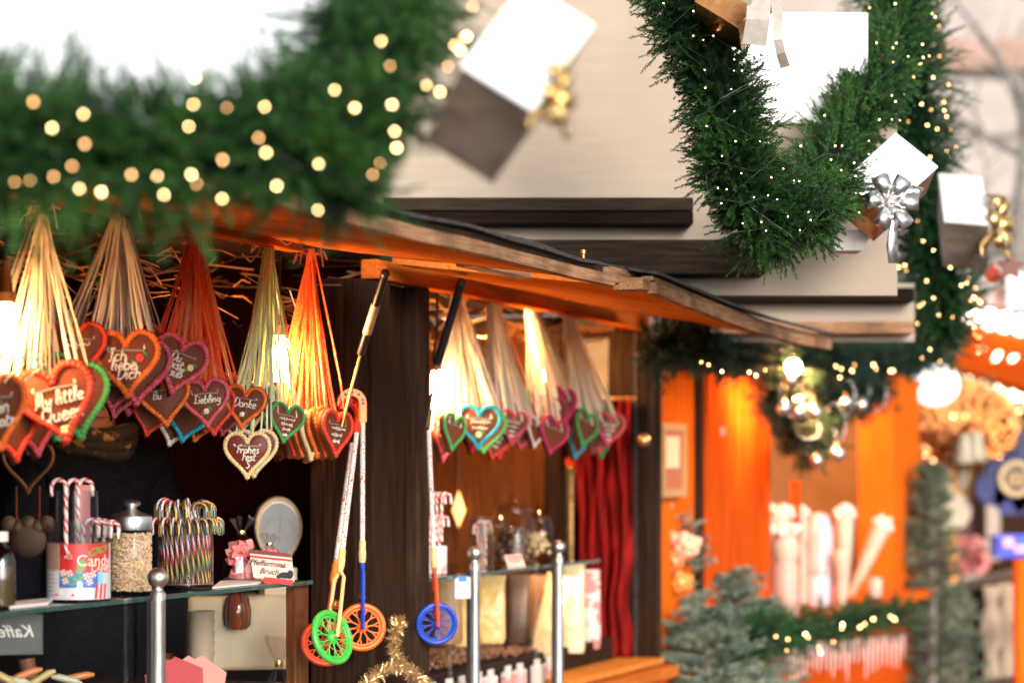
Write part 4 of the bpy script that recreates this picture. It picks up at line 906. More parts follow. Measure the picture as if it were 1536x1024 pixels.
# candy canes
def cane_mesh(cols, L_=.13, hr=.014, r=.0045, tw=.42):
    P = [V((0, 0, L_*i/34)) for i in range(35)]+[V((hr-hr*math.cos(a), 0, L_+hr*math.sin(a))) for a in [PI*i/16 for i in range(1, 17)]]+[V((2*hr, 0, L_-.006*i)) for i in range(1, 4)]
    nc = len(cols); w = MB(); n = nc*2
    w.tube(P, r, n, mf=lambda i, j: int(i*tw+j*nc/n) % nc)
    return w.mesh('stick', cols, True)
def stripe(cols): return cols
cm = lambda n_, c: pm('candy_'+n_, c, rough=.25, coat=.4)
cR, cW, cG, cB, cY, cD = cm('red', (.62, .02, .03)), cm('white', (.82, .72, .66)), cm('green', (.02, .16, .09)), cm('blue', (.02, .07, .16)), cm('yellow', (.75, .36, .05)), cm('dark', (.03, .045, .05))
CR = cane_mesh([cR, cW, cR, cW, cW]); CRB = cane_mesh([cG, cY, cD, cR, cW, cB, cY, cD], L_=.12, tw=.24)
def cane(me, label, p, lean=0, az=0, group=None, s=1.0, n='candy_cane'):
    o = obj(n, me); place(o, p, Matrix.Rotation(math.radians(az), 4, 'Z') @ rot(0, lean, 0), s); props(o, label, 'candy cane', group); return o
# tub with label
px0, of = 118, -.07; Rt = rad(px0, of, 94); ht = hgt(px0, of, 781)
t = cyl_thing('candy_tub', 'clear round tub with red CANDY CANES label, left of the metal-lidded jar', 'tub', px0, of)
w = MB(); w.lathe([(Rt*.98, 0), (Rt, .004), (Rt, ht), (Rt*1.01, ht), (Rt*.985, ht-.001), (Rt*.985, .004), (0, .004)], 40); obj('tub_wall', w, M['plastic'], t, smooth=True)
hl = hgt(px0, of, 814)
def cyl_patch(R_, a0, a1, z0, z1, n=24):            # part of a cylinder; angle 0 faces the camera
    w = MB()
    for i in range(n+1):
        a = math.radians(a0+(a1-a0)*i/n); c = V((R_*math.sin(a), -R_*math.cos(a), 0))
        w.v += [c+V((0, 0, z0)), c+V((0, 0, z1))]
    for i in range(n): w.f.append((2*i, 2*i+2, 2*i+3, 2*i+1)); w.m.append(0)
    return w
def patch_poly(R_, poly, az0, zc):                    # flat polygon wrapped on the cylinder (x metres along the arc)
    w = MB(); w.add([V((R_*math.sin(az0+x/R_), -R_*math.cos(az0+x/R_), zc+z)) for x, z in poly], [tuple(range(len(poly)))]); return w
def wrap_text(s, size, mat, R_, az0, zc, **k):
    me = text_mesh(s, size, mat, ext=.0002, bev=0, shear=0, **k)
    for v in me.vertices:
        x, z, y = v.co.x, v.co.y, v.co.z; rr_ = R_+y; v.co = (rr_*math.sin(az0+x/R_), -rr_*math.cos(az0+x/R_), zc+z)
    return me
M['lab_red'] = pm('label_red', (.55, .02, .02), (.62, .04, .03), scale=30, rough=.35); M['lab_white'] = pm('label_white', (.62, .60, .60), rough=.35); M['lab_brown'] = pm('label_tan', (.34, .20, .13), (.40, .25, .17), scale=9, st=(1, 1, 30), rough=.4)
M['lab_blue'] = pm('label_blue', (.03, .12, .42), (.05, .2, .5), scale=80, rough=.35); M['lab_green'] = pm('label_green', (.12, .34, .06), rough=.4); M['lab_lb'] = pm('label_sky', (.25, .55, .75), rough=.4)
Rl = Rt*1.012
lb = obj('label', cyl_patch(Rl, -160, 160, .004, hl), M['lab_white'], t, smooth='all')
obj('label_panel', cyl_patch(Rl+.0006, -110, -27, hl*.55, hl), M['lab_brown'], lb)
obj('label_panel', cyl_patch(Rl+.0006, -26, 78, hl*.50, hl), M['lab_red'], lb)
obj('label_panel', cyl_patch(Rl+.0006, -26, 46, hl*.24, hl*.50), M['lab_blue'], lb)
w = MB()
for k in range(9):
    z = .012+k*.0088
    q = cyl_patch(Rl+.0009, -95, -32-(k % 3)*5, z, z+.0022, 10); w.add(q.v, q.f)
obj('label_print', w, pm('label_print', (.36, .32, .32), rough=.5), lb)
d_ = math.radians
me = wrap_text('Candy', .034, M['iwhite'], Rl+.001, d_(42), hl*.70, align='CENTER'); obj('label_text', me, None, lb)
me = wrap_text('CANES', .019, M['iwhite'], Rl+.001, d_(56), hl*.565, align='CENTER'); obj('label_text', me, None, lb)
me = wrap_text('50\nPCS', .011, M['iwhite'], Rl+.001, d_(-8), hl*.80, align='CENTER'); obj('label_text', me, None, lb)
def holly(az, z, s, a0):
    P = []
    for k in range(16):
        a = 2*PI*k/16; r_ = s*(1.0 if k % 2 == 0 else .66); x = r_*math.cos(a)*1.5; y = r_*math.sin(a)*.7; P.append((x*math.cos(a0)-y*math.sin(a0), x*math.sin(a0)+y*math.cos(a0)))
    return patch_poly(Rl+.0009, P, d_(az), z)
w = MB()
for az, z, s, a0 in ((14, .60, .014, 1.2), (38, .86, .013, .5), (58, .9, .012, .4), (-12, .42, .010, .3), (8, .42, .010, -.3), (0, .34, .011, .2)):
    q = holly(az, hl*z, s, a0); w.add(q.v, q.f)
obj('label_print', w, M['lab_green'], lb)
w = MB(); w2 = MB(); w3 = MB()
for az, z in ((-18, .50), (-6, .49), (24, .44), (36, .47), (-14, .36), (30, .34)):
    q = patch_poly(Rl+.0012, [(.0075*math.cos(2*PI*k/14), .0075*math.sin(2*PI*k/14)) for k in range(14)], d_(az), hl*z); w.add(q.v, q.f)
    for k in range(4):
        a = k*PI/2; q = patch_poly(Rl+.0015, [(0, 0), (.0072*math.cos(a), .0072*math.sin(a)), (.0072*math.cos(a+.7), .0072*math.sin(a+.7))], d_(az), hl*z); w2.add(q.v, q.f)
for x, z, r_ in ((12, .22, .008), (12, .31, .006), (-22, .17, .006)):
    q = patch_poly(Rl+.0012, [(r_*math.cos(2*PI*k/14), r_*math.sin(2*PI*k/14)) for k in range(14)], d_(x), hl*z); w.add(q.v, q.f)
q = patch_poly(Rl+.0013, [(-.022, 0), (.022, 0), (.022, .004), (-.022, .004)], d_(-16), hl*.10); w2.add(q.v, q.f)
for a_ in (42, 52, 62):
    q = patch_poly(Rl+.0013, [(-.004, -.016), (.002, -.016), (.006, .016), (0, .016)], d_(a_), hl*.17); w2.add(q.v, q.f)
q = patch_poly(Rl+.0011, [(-.007, -.014), (.007, -.014), (.007, .014), (-.007, .014)], d_(52), hl*.40); w3.add(q.v, q.f)
obj('label_print', w, M['iwhite'], lb); obj('label_print', w2, M['lab_red'], lb); obj('label_print', w3, M['lab_lb'], lb)
c0 = on(px0, of)
# inner taller tubs
pi_, oi = 118, -.07
t = thing('candy_tub', 'taller narrow clear tub standing inside the labelled tub', 'tub', c0+V((-.004, .0, .006)))
Ri = rad(px0, of, 64); hi = hgt(px0, of, 740)
w = MB(); w.lathe([(Ri, 0), (Ri, hi), (Ri*1.02, hi), (Ri*.98, hi-.001), (Ri*.98, .003), (0, .003)], 36); obj('tub_wall', w, M['plastic'], t, smooth=True)
w = MB(); w.box(-.004, Ri*.62, -.002, .002, .002, hi+.012); obj('pink_card', w, pm('pink_card', (.62, .22, .22), (.7, .28, .28), scale=8, rough=.5), t)
CG = 'red and white candy canes in the tubs'
for (x, y, o_, az, l) in ((89, 724, -.07, 180, 'red cane hooking left over the tall inner tub'), (112, 724, -.08, 200, 'red cane in the middle of the tall inner tub'), (125, 724, -.06, 10, 'red cane at the right rim of the tall inner tub')):
    p = F(x, y, o_); cane(CR, l, V((p.x+(.014 if az > 90 else -.012), p.y, p.z-.138*1.1)), 0, az, CG, 1.1)
for k, (x, y) in enumerate(((139, 775), (149, 775), (158, 776), (170, 777))):
    p = F(x, y, -.03-.012*k); cane(CR, ['first', 'second', 'third', 'last and rightmost'][k]+' of the red canes leaning over the front rim of the labelled tub', V((p.x-.03-.002*k, p.y, p.z-.148*1.15)), 4+k, 18+4*k, CG, 1.15)
# metal-lidded jar with ring sweets
pj, oj = 197, -.10; Rj = rad(pj, oj, 62); hj = hgt(pj, oj, 792)
t = cyl_thing('sweet_jar', 'glass jar with brushed metal lid full of pale ring sweets', 'jar', pj, oj)
w = MB(); w.lathe([(Rj*.9, 0), (Rj, .006), (Rj, hj*.97), (Rj*.93, hj), (Rj*.90, hj-.002), (Rj*.97, hj*.95), (Rj*.97, .008), (0, .006)], 40); obj('jar_wall', w, M['glass'], t, smooth=True)
w = MB(); hh = hgt(pj, oj, 776); w.lathe([(Rj*.97, hj-.004), (Rj*1.0, hj), (Rj*1.0, hh), (Rj*.96, hh+.004), (Rj*.75, hh+.008), (Rj*.4, hh+.014), (Rj*.3, hh+.018), (Rj*.22, hh+.022), (Rj*.42, hh+.028), (Rj*.46, hh+.033), (Rj*.34, hh+.039), (0, hh+.041)], 40); obj('lid', w, M['steel'], t, smooth=True)
w = MB(); gen = []
for i in range(1500):
    a = R.uniform(-PI, 0.0) if i % 5 else R.uniform(0, PI); z = R.uniform(.008, hj-.012); r_ = Rj*R.uniform(.84, .93)
    T = Matrix.Translation((r_*math.cos(a), r_*math.sin(a), z)) @ Matrix.Rotation(a, 4, 'Z') @ rot(R.uniform(-50, 50), R.uniform(-30, 30), 0)
    w.lathe([(.0015, -.0014), (.0042, -.0018), (.0045, .0), (.0042, .0018), (.0015, .0014)], 7, T, mi=R.choice((0, 0, 0, 1, 2)), cap=False)
w.lathe([(Rj*.85, .008), (Rj*.85, hj-.02), (0, hj-.02)], 20, mi=0)
o = obj('ring_sweets', w, [pm('ring_cream', (.66, .46, .29), (.76, .58, .38), scale=60, rough=.4), pm('ring_pink', (.62, .34, .26), rough=.4), pm('ring_yellow', (.70, .46, .18), rough=.4)], t, kind='stuff')
# cane jar
pc_, oc = 278, -.11; Rc = rad(pc_, oc, 84); hc = hgt(pc_, oc, 772)
t = cyl_thing('sweet_jar', 'open clear plastic jar crammed with rainbow candy canes', 'jar', pc_, oc)
w = MB(); w.lathe([(Rc*.97, 0), (Rc, .006), (Rc, hc), (Rc*1.02, hc), (Rc*.97, hc-.002), (Rc*.97, .009), (0, .005)], 40); obj('jar_wall', w, M['plastic'], t, smooth=True)
w = MB(); w.lathe([(Rc*.96, .0095), (Rc*.96, .012), (0, .012)], 30); obj('jar_base', w, pm('pink_base', (.42, .12, .14), rough=.3, coat=.5), t)
cc = on(pc_, oc); RG = 'rainbow candy canes in the clear jar'
N1 = 17
for k in range(N1):
    a = -170+340*k/(N1-1)*.97-90+0; a = -90+(k-(N1-1)/2)*13.5; ar = math.radians(a)
    p = cc+V((math.cos(ar)*Rc*.84, math.sin(ar)*Rc*.84, .012))
    o = cane(CRB, 'rainbow candy cane hooked over the rim of the clear jar, low row', p, 0, a+R.uniform(-14, 14), RG, 1.13*R.uniform(.97, 1.03))
for k in range(9):
    a = -90+(k-4)*20; ar = math.radians(a)
    p = cc+V((math.cos(ar)*Rc*.45, math.sin(ar)*Rc*.45, .014))
    cane(CRB, 'rainbow candy cane standing tall in the middle of the clear jar, upper row', p, 0, a+R.uniform(-25, 25), RG, 1.45*R.uniform(.97, 1.02))
# bottle left
t = cyl_thing('bottle', 'clear oil bottle with white screw cap at the left picture edge', 'bottle', 2, -.05); Rb = rad(2, -.05, 42); hb = hgt(2, -.05, 797)
w = MB(); w.lathe([(Rb*.95, 0), (Rb, .004), (Rb, hb*.62), (Rb*.8, hb*.74), (Rb*.42, hb*.84), (Rb*.42, hb*.9)], 30); obj('body', w, glass('amber_glass', (.62, .58, .42), extra=.06), t, smooth=True)
w = MB(); w.lathe([(Rb*.82, .006), (Rb*.85, hb*.55), (0, hb*.55)], 24); obj('content', w, pm('oil', (.10, .08, .04), (.16, .12, .06), scale=8, st=(5, 5, 1), rough=.2), t, smooth=True)
w = MB(); w.lathe([(Rb*.5, hb*.87), (Rb*.5, hb*.995), (Rb*.45, hb), (0, hb)], 20); obj('cap', w, M['paper'], t, smooth=True)
# papers
def flat(name, label, cat, pts, th, mat, z=ZS, **k):
    t = MB(); P = [V((F(x, 705, o_).x, F(x, 705, o_).y, z+.0008)) for x, o_ in pts]
    n = len(P); t.add(P+[p+V((0, 0, th)) for p in P], [tuple(reversed(range(n))), tuple(range(n, 2*n))]+[(i, (i+1) % n, (i+1) % n+n, i+n) for i in range(n)])
    o = obj(name, t, mat, bevel=.0008); props(o, label, cat); return o
flat('paper_stack', 'white papers lying by the clear bottle on the shelf', 'paper', [(14, -.02), (72, -.02), (80, -.12), (24, -.12)], .006, M['paper'])
flat('paper_stack', 'white paper sheet on the shelf between cane jar and bag', 'paper', [(318, -.02), (388, -.02), (402, -.14), (330, -.16)], .004, M['paper'])
# pink sweets bags
M['psweet'] = pm('pink_sweet', (.72, .16, .16), (.78, .34, .32), scale=20, rough=.35)
def bag(label, px, off, pyt, wpx, z=ZS, mat='psweet', n=46, grp='cellophane bags of sweets', top=True):
    t = cyl_thing('sweets_bag', label, 'bag', px, off, z, group=grp); r_ = rad(px, off, wpx); h = hgt(px, off, pyt, z)
    w = MB()
    for i in range(n):
        u = R.uniform(0, .62); rr_ = r_*.8*math.sqrt(R.random())*(1-.5*max(0, u-.35)/.3)
        a = R.uniform(0, 2*PI); s = r_*.20
        w.box(-s, s, -s*.8, s*.8, -s, s, M=Matrix.Translation((rr_*math.cos(a), rr_*math.sin(a)*.7, s+u*h*.85)) @ rot(R.uniform(0, 90), R.uniform(0, 90), R.uniform(0, 90)))
    obj('sweets', w, M[mat], t, bevel=.0015, kind='stuff')
    w = MB(); prof = [(r_*.95, 0), (r_*1.05, h*.15), (r_*.98, h*.4), (r_*.55, h*.62), (r_*.16, h*.74), (r_*.2, h*.78), (r_*.6, h*.95), (r_*.62, h)]
    n_ = 18; b = 0
    for rr_, z_ in prof:
        for j in range(n_):
            a = 2*PI*j/n_; q = rr_*(1+(.12 if j % 2 else -.10)*(.5+z_/h)); w.v.append(V((q*math.cos(a), q*math.sin(a)*.75, z_+(R.uniform(-.006, .006) if z_ > h*.9 else 0))))
    for i in range(len(prof)-1):
        for j in range(n_): w.f.append((i*n_+j, i*n_+(j+1) % n_, (i+1)*n_+(j+1) % n_, (i+1)*n_+j)); w.m.append(0)
    obj('wrapper', w, M['cello'], t)
    w = MB(); w.lathe([(r_*.2, h*.73), (r_*.22, h*.76), (r_*.2, h*.79)], 12); obj('tie', w, M['gold'], t)
    return t
bag('bag of pink sugar cubes left of the card on the shelf', 362, -.12, 775, 60)
bag('smaller bag of pink sweets half hidden behind the price card', 404, -.16, 800, 46)
# price card
t = thing('price_card', 'leaning card reading Pfefferminz Bruch with red stripes and black motif', 'card', F(404, 868, -.03), rot(-14, 0, 0) @ rot(0, 6, 0)); u = 1/FPX*tt(404, -.03)
def rect(mb, x0, x1, z0, z1, y, d=.0012): mb.prism([(x0*u, z0*u), (x1*u, z0*u), (x1*u, z1*u), (x0*u, z1*u)], y, y+d)
w = MB(); w.prism([(-24*u, 0), (38*u, 0), (28*u, 42*u), (-36*u, 42*u)], 0, .0015); obj('card', w, pm('card_pink', (.80, .52, .42), rough=.5), t)
w = MB(); w.prism([(-35*u, 36*u), (29*u, 36*u), (28*u, 42*u), (-36*u, 42*u)], -.0012, -.0002); obj('stripe', w, pm('stripe_dark', (.16, .02, .02), rough=.5), t)
w = MB(); w.prism([(-33*u, 30*u), (30*u, 30*u), (29.5*u, 33*u), (-34*u, 33*u)], -.0012, -.0002); rect(w, -8, 36, -6, 2, -.004); obj('stripe', w, M['lab_red'], t)
w = MB()
for (x, z, a, b) in ((22, 8, 9, 5), (30, 10, 5, 7), (14, 5, 4, 3)): w.prism([(x*u+a*u*math.cos(k*PI/8), z*u+b*u*math.sin(k*PI/8)) for k in range(16)], -.0014, -.0002)
obj('motif', w, M['black'], t)
w = MB(); w.prism([(17*u+6*u*math.cos(k*PI/6), 20*u+3*u*math.sin(k*PI/6)) for k in range(7)], -.0014, -.0002); obj('motif', w, M['lab_red'], t)
for s_, x_, z_, sz in (('Pfefferminz', -6, 23, 12), ('Bruch', -2, 11, 12)):
    me = text_mesh(s_, sz*u, M['black'], ext=.0003, bev=.00025, shear=.3); obj('lettering', me, None, t, M=Matrix.Translation((x_*u, -.0016, z_*u)) @ rot(90, 0, 0))
# ------------------------------------------------------------------ old scale on the counter behind the glass
ps, os_ = 372, -.36; zc = .88; Ys = tt(ps, os_); us = Ys/FPX
t = thing('shop_scale', 'old cream shop scale with tall drop-shaped dial head behind the glass', 'scale', V((at(ps, 705, Ys).x, Ys, 1.055)), rot(0, 0, 10))
zof = lambda py: CZ+(705-py)*us-1.055
M['enamel'] = pm('cream_enamel', (.52, .40, .25), (.60, .47, .30), scale=8, rough=.28, coat=.5, c3=(.45, .32, .18))
w = MB(); w.box(-92*us, 78*us, -.09, .11, 0, zof(890)); obj('base', w, M['enamel'], t, bevel=.012)
w = MB(); w.box(22*us, 70*us, -.075, .05, zof(890), zof(850)); P = []
w.lathe([(30*us, zof(892)), (27*us, zof(878)), (22*us, zof(850)), (20*us, zof(830))], 24, Matrix.Translation((44*us, -.02, 0))); obj('neck', w, M['enamel'], t, smooth=True)
def drop(r, zc_, n=40, k=1.0):
    return [(r*math.sin(2*PI*i/n)*(1 if math.cos(2*PI*i/n) > 0 else 1-.22*math.cos(2*PI*i/n)**2*1.2), zc_+r*1.28*math.cos(2*PI*i/n)*(1 if math.cos(2*PI*i/n) > 0 else 1.25)) for i in range(n)]
w = MB(); hx = 44*us; P = [(x+hx, z) for x, z in drop(36*us, zof(790))]; w.prism(P, -.05, .03); hd = obj('head', w, M['enamel'], t, bevel=.012)
w = MB(); w.prism([(x+hx, z) for x, z in drop(29*us, zof(791))], -.0525, -.049); dl = obj('dial', w, pm('dial_face', (.07, .065, .05), (.12, .11, .085), scale=10, rough=.3, coat=.3), hd)
w = MB()
for k in range(21):
    a = math.radians(-80+8*k); c_, s_ = math.sin(a), math.cos(a); r1, r2 = 20*us, (25 if k % 5 else 27)*us
    w.strip([V((hx+c_*r1, -.0532, zof(798)+s_*r1)), V((hx+c_*r2, -.0532, zof(798)+s_*r2))], .0012, .0005, V((s_, 0, -c_)))
w.strip([V((hx, -.054, zof(812))), V((hx+.004, -.054, zof(775)))], .002, .0005, V((1, 0, 0))); obj('dial_marks', w, M['black'], dl)
w = MB(); w.lathe([(.05*1, zof(890)+.001), (.10, zof(890)+.02), (.105, zof(890)+.024), (0, zof(890)+.012)], 30, Matrix.Translation((-55*us, 0, 0))); obj('pan', w, M['steel'], t, smooth=True)
# platform under the scale
w = MB(); w.box(-3.2, sp(468), .10, .60, .881, 1.054, M=Matrix.Translation(O) @ SROT); o = obj('display_platform', w, M['darkboards'], bevel=.004); props(o, 'dark display step under the old scale, behind the glass front', 'display step')
def stood(px, py, off): return F(px, py, off)
# cups beside
for k, (x, y, r_) in enumerate(((302, 962, .030),)):
    t = thing('paper_cup', 'tall stack of pale paper cups standing behind the glass, left of the scale', 'paper cups', V((at(x, 705, tt(x, -.30)).x, tt(x, -.30), 1.0545)), group=None)
    for j in range(5):
        w = MB(); w.lathe([(r_*.8, j*.026), (r_*1.15, j*.026+.075), (r_*1.2, j*.026+.077), (r_*1.1, j*.026+.074)], 20); obj('cup', w, pm('cup', (.50, .38, .28), rough=.6) if j == 0 else bpy.data.materials['cup'], t, smooth=True)
# orange-red glass lantern
t = thing('glass_lantern', 'small orange red glass lantern with dark bands, left of the scale head', 'lantern', V((at(356, 705, tt(356, -.33)).x, tt(356, -.33), 1.17)))
w = MB(); w.lathe([(.02, 0), (.032, .012), (.034, .05), (.028, .085), (.012, .10), (0, .103)], 12); obj('body', w, pm('red_glass', (.20, .03, .01), (.30, .06, .015), scale=12, rough=.15, coat=1.0), t, smooth=True)
w = MB()
for k in range(6):
    a = k*PI/3; c = V((math.cos(a), math.sin(a), 0)); w.tube([c*.021+V((0, 0, 0)), c*.034+V((0, 0, .013)), c*.036+V((0, 0, .05)), c*.029+V((0, 0, .087)), c*.012+V((0, 0, .104))], .0018, 5)
w.tube([(0, 0, .10), (0, 0, .125)], .002, 6); obj('frame', w, M['black'], t)
# red napkins
for k in range(4):
    p = F(262+14*k, 1045, -.08-.02*k); w = MB(); u_ = p.y/FPX
    w.prism([(-40*u_, 0), (30*u_, 0), (30*u_, 42*u_), (-12*u_, 62*u_), (-40*u_, 40*u_)], 0, .003, M=rot(0, -8+6*k, 20))
    o = obj('greeting_card', w, pm('card_red%d' % k, (.45, .02, .03) if k < 2 else (.6, .25, .2), rough=.5)); o.location = p
    props(o, ['front crimson card at the foot of the nearest steel post', 'second crimson card at the foot of the nearest steel post', 'paler pink card behind the crimson ones', 'rearmost pale pink card behind the crimson ones'][k], 'card', 'cards standing low behind the glass')
bag('twisted cellophane bag before the scale, at the bottom edge', 418, -.10, 955, 60, z=.882, n=40)
# rolls / sticks low left
for k, (x, y, a) in enumerate(((2, 1016, 30), (22, 1022, 10), (40, 1012, -20), (62, 1018, -30), (100, 1020, 15), (118, 1016, -10))):
    p = F(x, y, -.12); w = MB(); w.tube([(-.035, 0, 0), (-.02, 0, .003), (.02, 0, .003), (.035, 0, 0)], [.004, .008, .008, .004], 10)
    o = obj('wrapped_roll', w, pm('roll%d' % k, ((.5, .36, .14), (.45, .42, .3), (.55, .18, .05))[k % 3], rough=.5)); o.matrix_basis = Matrix.Translation(p) @ rot(0, a, 20)
    props(o, ['pale wrapped roll at the bottom left corner', 'greenish wrapped roll, second from the bottom left corner', 'orange wrapped roll, third from the bottom left corner', 'pale wrapped roll, fourth from the bottom left corner', 'greenish wrapped roll, fifth from the bottom left corner', 'orange wrapped roll, farthest right of the rolls'][k], 'sweet roll', 'wrapped rolls behind the glass')
# blackboard with mirrored script
t = thing('blackboard', 'dark board with chalk script Kaffee seen in reverse behind the glass', 'board', F(10, 950, -.10), rot(0, 0, 14))
w = MB(); w.box(-.14, .075, 0, .008, -.045, .042); obj('board', w, pm('slate', (.012, .014, .013), (.02, .022, .02), scale=12, rough=.4), t, bevel=.002)
me = text_mesh('Kaffee:', .036, M['paper'], ext=.0003, bev=.0003, shear=.35, align='LEFT'); obj('lettering', me, None, t, M=Matrix.Translation((.058, -.001, .004)) @ Matrix.Diagonal((-1, 1, 1, 1)) @ rot(90, 0, 0))
# candy-store cookies heart decoration, deep left
t = thing('wicker_heart', 'dim wicker heart ornament hanging deep in the stall at left', 'ornament', F(42, 700, -.75))
w = MB(); s_ = .13; w.tube([(x*s_, 0, z*s_) for x, z in HO], .006, 6, closed=True); obj('frame', w, pm('wicker', (.10, .04, .01), rough=.6), t)
w = MB(); w.tube([(0, 0, .06), (.0, 0, .5)], .0015, 4); w.tube([(-.03, 0, -.05), (-.03, 0, -.14)], .003, 5); w.tube([(.03, 0, -.05), (.03, 0, -.14)], .003, 5); obj('cord', w, M['intwood'], t)
w = MB()
for k in range(5): w.ell((-.05+.025*k, 0, -.15-(k % 2)*.01), .022, .016, .024, 10, 6)
w.ell((0, 0, -.19), .05, .02, .05, 12, 8); obj('pendant', w, pm('dim_biscuit', (.05, .028, .015), (.09, .05, .03), scale=20, rough=.6), t, smooth='all')
# ------------------------------------------------------------------ gold tinsel
t = thing('tinsel_garland', 'bushy pale gold tinsel garland at the foot of the dark post', 'tinsel', F(585, 1000, .08))
P = spline([F(625, 1075, .06), F(640, 1030, .07), F(608, 1000, .08), F(590, 968, .08), F(596, 940, .08), F(600, 930, .08)], 6)+[]
P2 = spline([F(540, 1040, .1), F(565, 1012, .1), F(600, 1000, .09), F(640, 1030, .07)], 6)
w = MB()
for PP in (P, P2):
    for i in range(1500):
        k = R.randint(0, len(PP)-2); c = PP[k].lerp(PP[k+1], R.random()); d = rdir(); l = R.uniform(.016, .030); s = d.cross(rdir()).normalized()*.0007
        w.add([c-s, c+s, c+d*l+s*.8, c+d*l-s*.8], [(0, 1, 2, 3)])
obj('strands', w, pm('tinsel_gold', (.72, .50, .22), (.9, .70, .38), scale=60, rough=.28, metal=.9), t, world=True)
w = MB(); w.tube(P, .0015, 5); obj("core", w, M["brass"], t, world=True)
w = MB(); w.tube(P2, .003, 5); obj('core', w, M['brass'], t, world=True)
# ------------------------------------------------------------------ second bay
# step and nuts
def loc_box(x0, x1, o0, o1, z0, z1): return (sp(x0), sp(x1), -o0, -o1, z0, z1)
w = MB(); w.box(so+.05, 2.55, .10, .75, .881, .985, M=Matrix.Translation(O) @ SROT)
o = obj('display_platform', w, M['darkboards'], bevel=.004); props(o, 'dark display step in the second bay carrying the golden bags', 'display step')
w = MB()
for i in range(1600):
    s_ = R.uniform(so+.08, 1.75); d_ = R.uniform(.11, .42); hgt_ = .035*math.exp(-((s_-.95)/.6)**2)*(1-((d_-.27)/.2)**2)
    p = S(s_, d_, .987+max(0, hgt_)+R.uniform(0, .012)); r_ = R.uniform(.006, .010)
    w.ell((0, 0, 0), r_, r_*.8, r_*.7, 6, 4, M=Matrix.Translation(p) @ rot(R.uniform(0, 90), 0, R.uniform(0, 180)), mi=R.choice((0, 0, 1)))
o = obj('roasted_nuts', w, [pm('nut_brown', (.20, .075, .025), (.32, .13, .05), scale=80, rough=.45), pm('nut_dark', (.10, .035, .015), rough=.4)], smooth='all', kind='stuff'); o['label'] = 'brown roasted almonds heaped behind the second bay glass'
# bright bags standing, from left to right
def sack(label, px, o_, pyt, pyb, wpx, mat, lean=0, yaw=70, dep=.07, fold=True):
    Y = tt(px, o_); u_ = Y/FPX; b = at(px, pyb, Y); h = (pyb-pyt)*u_; W = wpx*u_
    t = thing('sweets_sack', label, 'bag', b, rot(0, lean, 0), group='golden bags standing in the second bay')
    w = MB(); n = 14; prof = [(.9, .8, 0), (1, 1, .08), (1.0, 1, .35), (.96, .85, .65), (.95, .45, .86), (.98, .12, .97), (1.02, .10, 1.0)]
    for a, c, z_ in prof:
        for j in range(n):
            an = 2*PI*j/n; cx = math.copysign(abs(math.cos(an))**.5, math.cos(an)); cy = math.copysign(abs(math.sin(an))**.5, math.sin(an))
            w.v.append(V((cx*W/2*a*(1+R.uniform(-.03, .03)), cy*dep/2*c*(1+R.uniform(-.12, .12)), z_*h)))
    for i in range(len(prof)-1):
        for j in range(n): w.f.append((i*n+j, i*n+(j+1) % n, (i+1)*n+(j+1) % n, (i+1)*n+j)); w.m.append(0)
    w.f.append(tuple(reversed(range(n)))); w.m.append(0); w.f.append(tuple((len(prof)-1)*n+j for j in range(n))); w.m.append(0)
    obj('bag_body', w, mat, t, smooth=True)
    w = MB(); w.lathe([(.5, .60), (.53, .612), (.5, .624)], 16, Matrix.Diagonal((W*.98, dep*.80, h, 1))); obj('tie', w, M['copper'], t)
    return t
mg = pm('golden_bag', (.78, .44, .12), (.86, .60, .26), scale=9, rough=.35, bump=1.0, bdist=.03, coat=.4)
mb_ = pm('brown_bag', (.28, .12, .05), (.40, .2, .09), scale=14, rough=.45, bump=.4)
md_ = pm('choc_bag', (.08, .035, .02), (.14, .07, .04), scale=14, rough=.4)
mo_ = pm('orange_bag', (.70, .24, .05), (.8, .34, .1), scale=8, rough=.4)
mc_ = pm('cream_bag', (.66, .45, .22), (.76, .58, .34), scale=9, rough=.35, bump=1.0, bdist=.03, coat=.4)
mch = pm('checked_card', (.66, .5, .44), (.52, .16, .14), scale=22, rough=.5, lo=.5, hi=.52)
sack('brown paper sack far left behind the blue wheel', 672, -.22, 866, 965, 44, mb_)
sack('golden sack just left of the middle steel post', 696, -.26, 864, 968, 36, mg)
sack('golden sack right of the middle steel post', 737, -.20, 862, 964, 42, mg)
sack('dark chocolate coloured sack between golden ones', 778, -.22, 862, 966, 34, md_)
sack('narrow orange sack behind the leaning cream one', 806, -.34, 862, 960, 38, mo_)
sack('cream crinkled sack leaning to the right before the orange one', 812, -.12, 858, 985, 44, mc_, lean=14)
sack('bright cream sack under the gilt mirror', 858, -.10, 846, 978, 40, mc_)
sack('red and white chequered sack beside the red curtain', 886, -.12, 854, 972, 30, mch)
p = F(839, 872, -.015); t = thing('fill_lamp', 'tiny warm lamp added behind the rightmost steel post to brighten the sacks', 'lamp', p)  # added lamp, kept out of sight by the post, brightens the sack fronts
w = MB(); w.ell((0, 0, 0), .014, n=12, k=8); obj('bulb', w, glow('fill_glow', (1, .55, .22), 220), t, smooth='all'); w = MB(); w.tube([(0, 0, -.012), (0, 0, .885-p.z)], .004, 6); obj('stem', w, M['dsteel'], t)
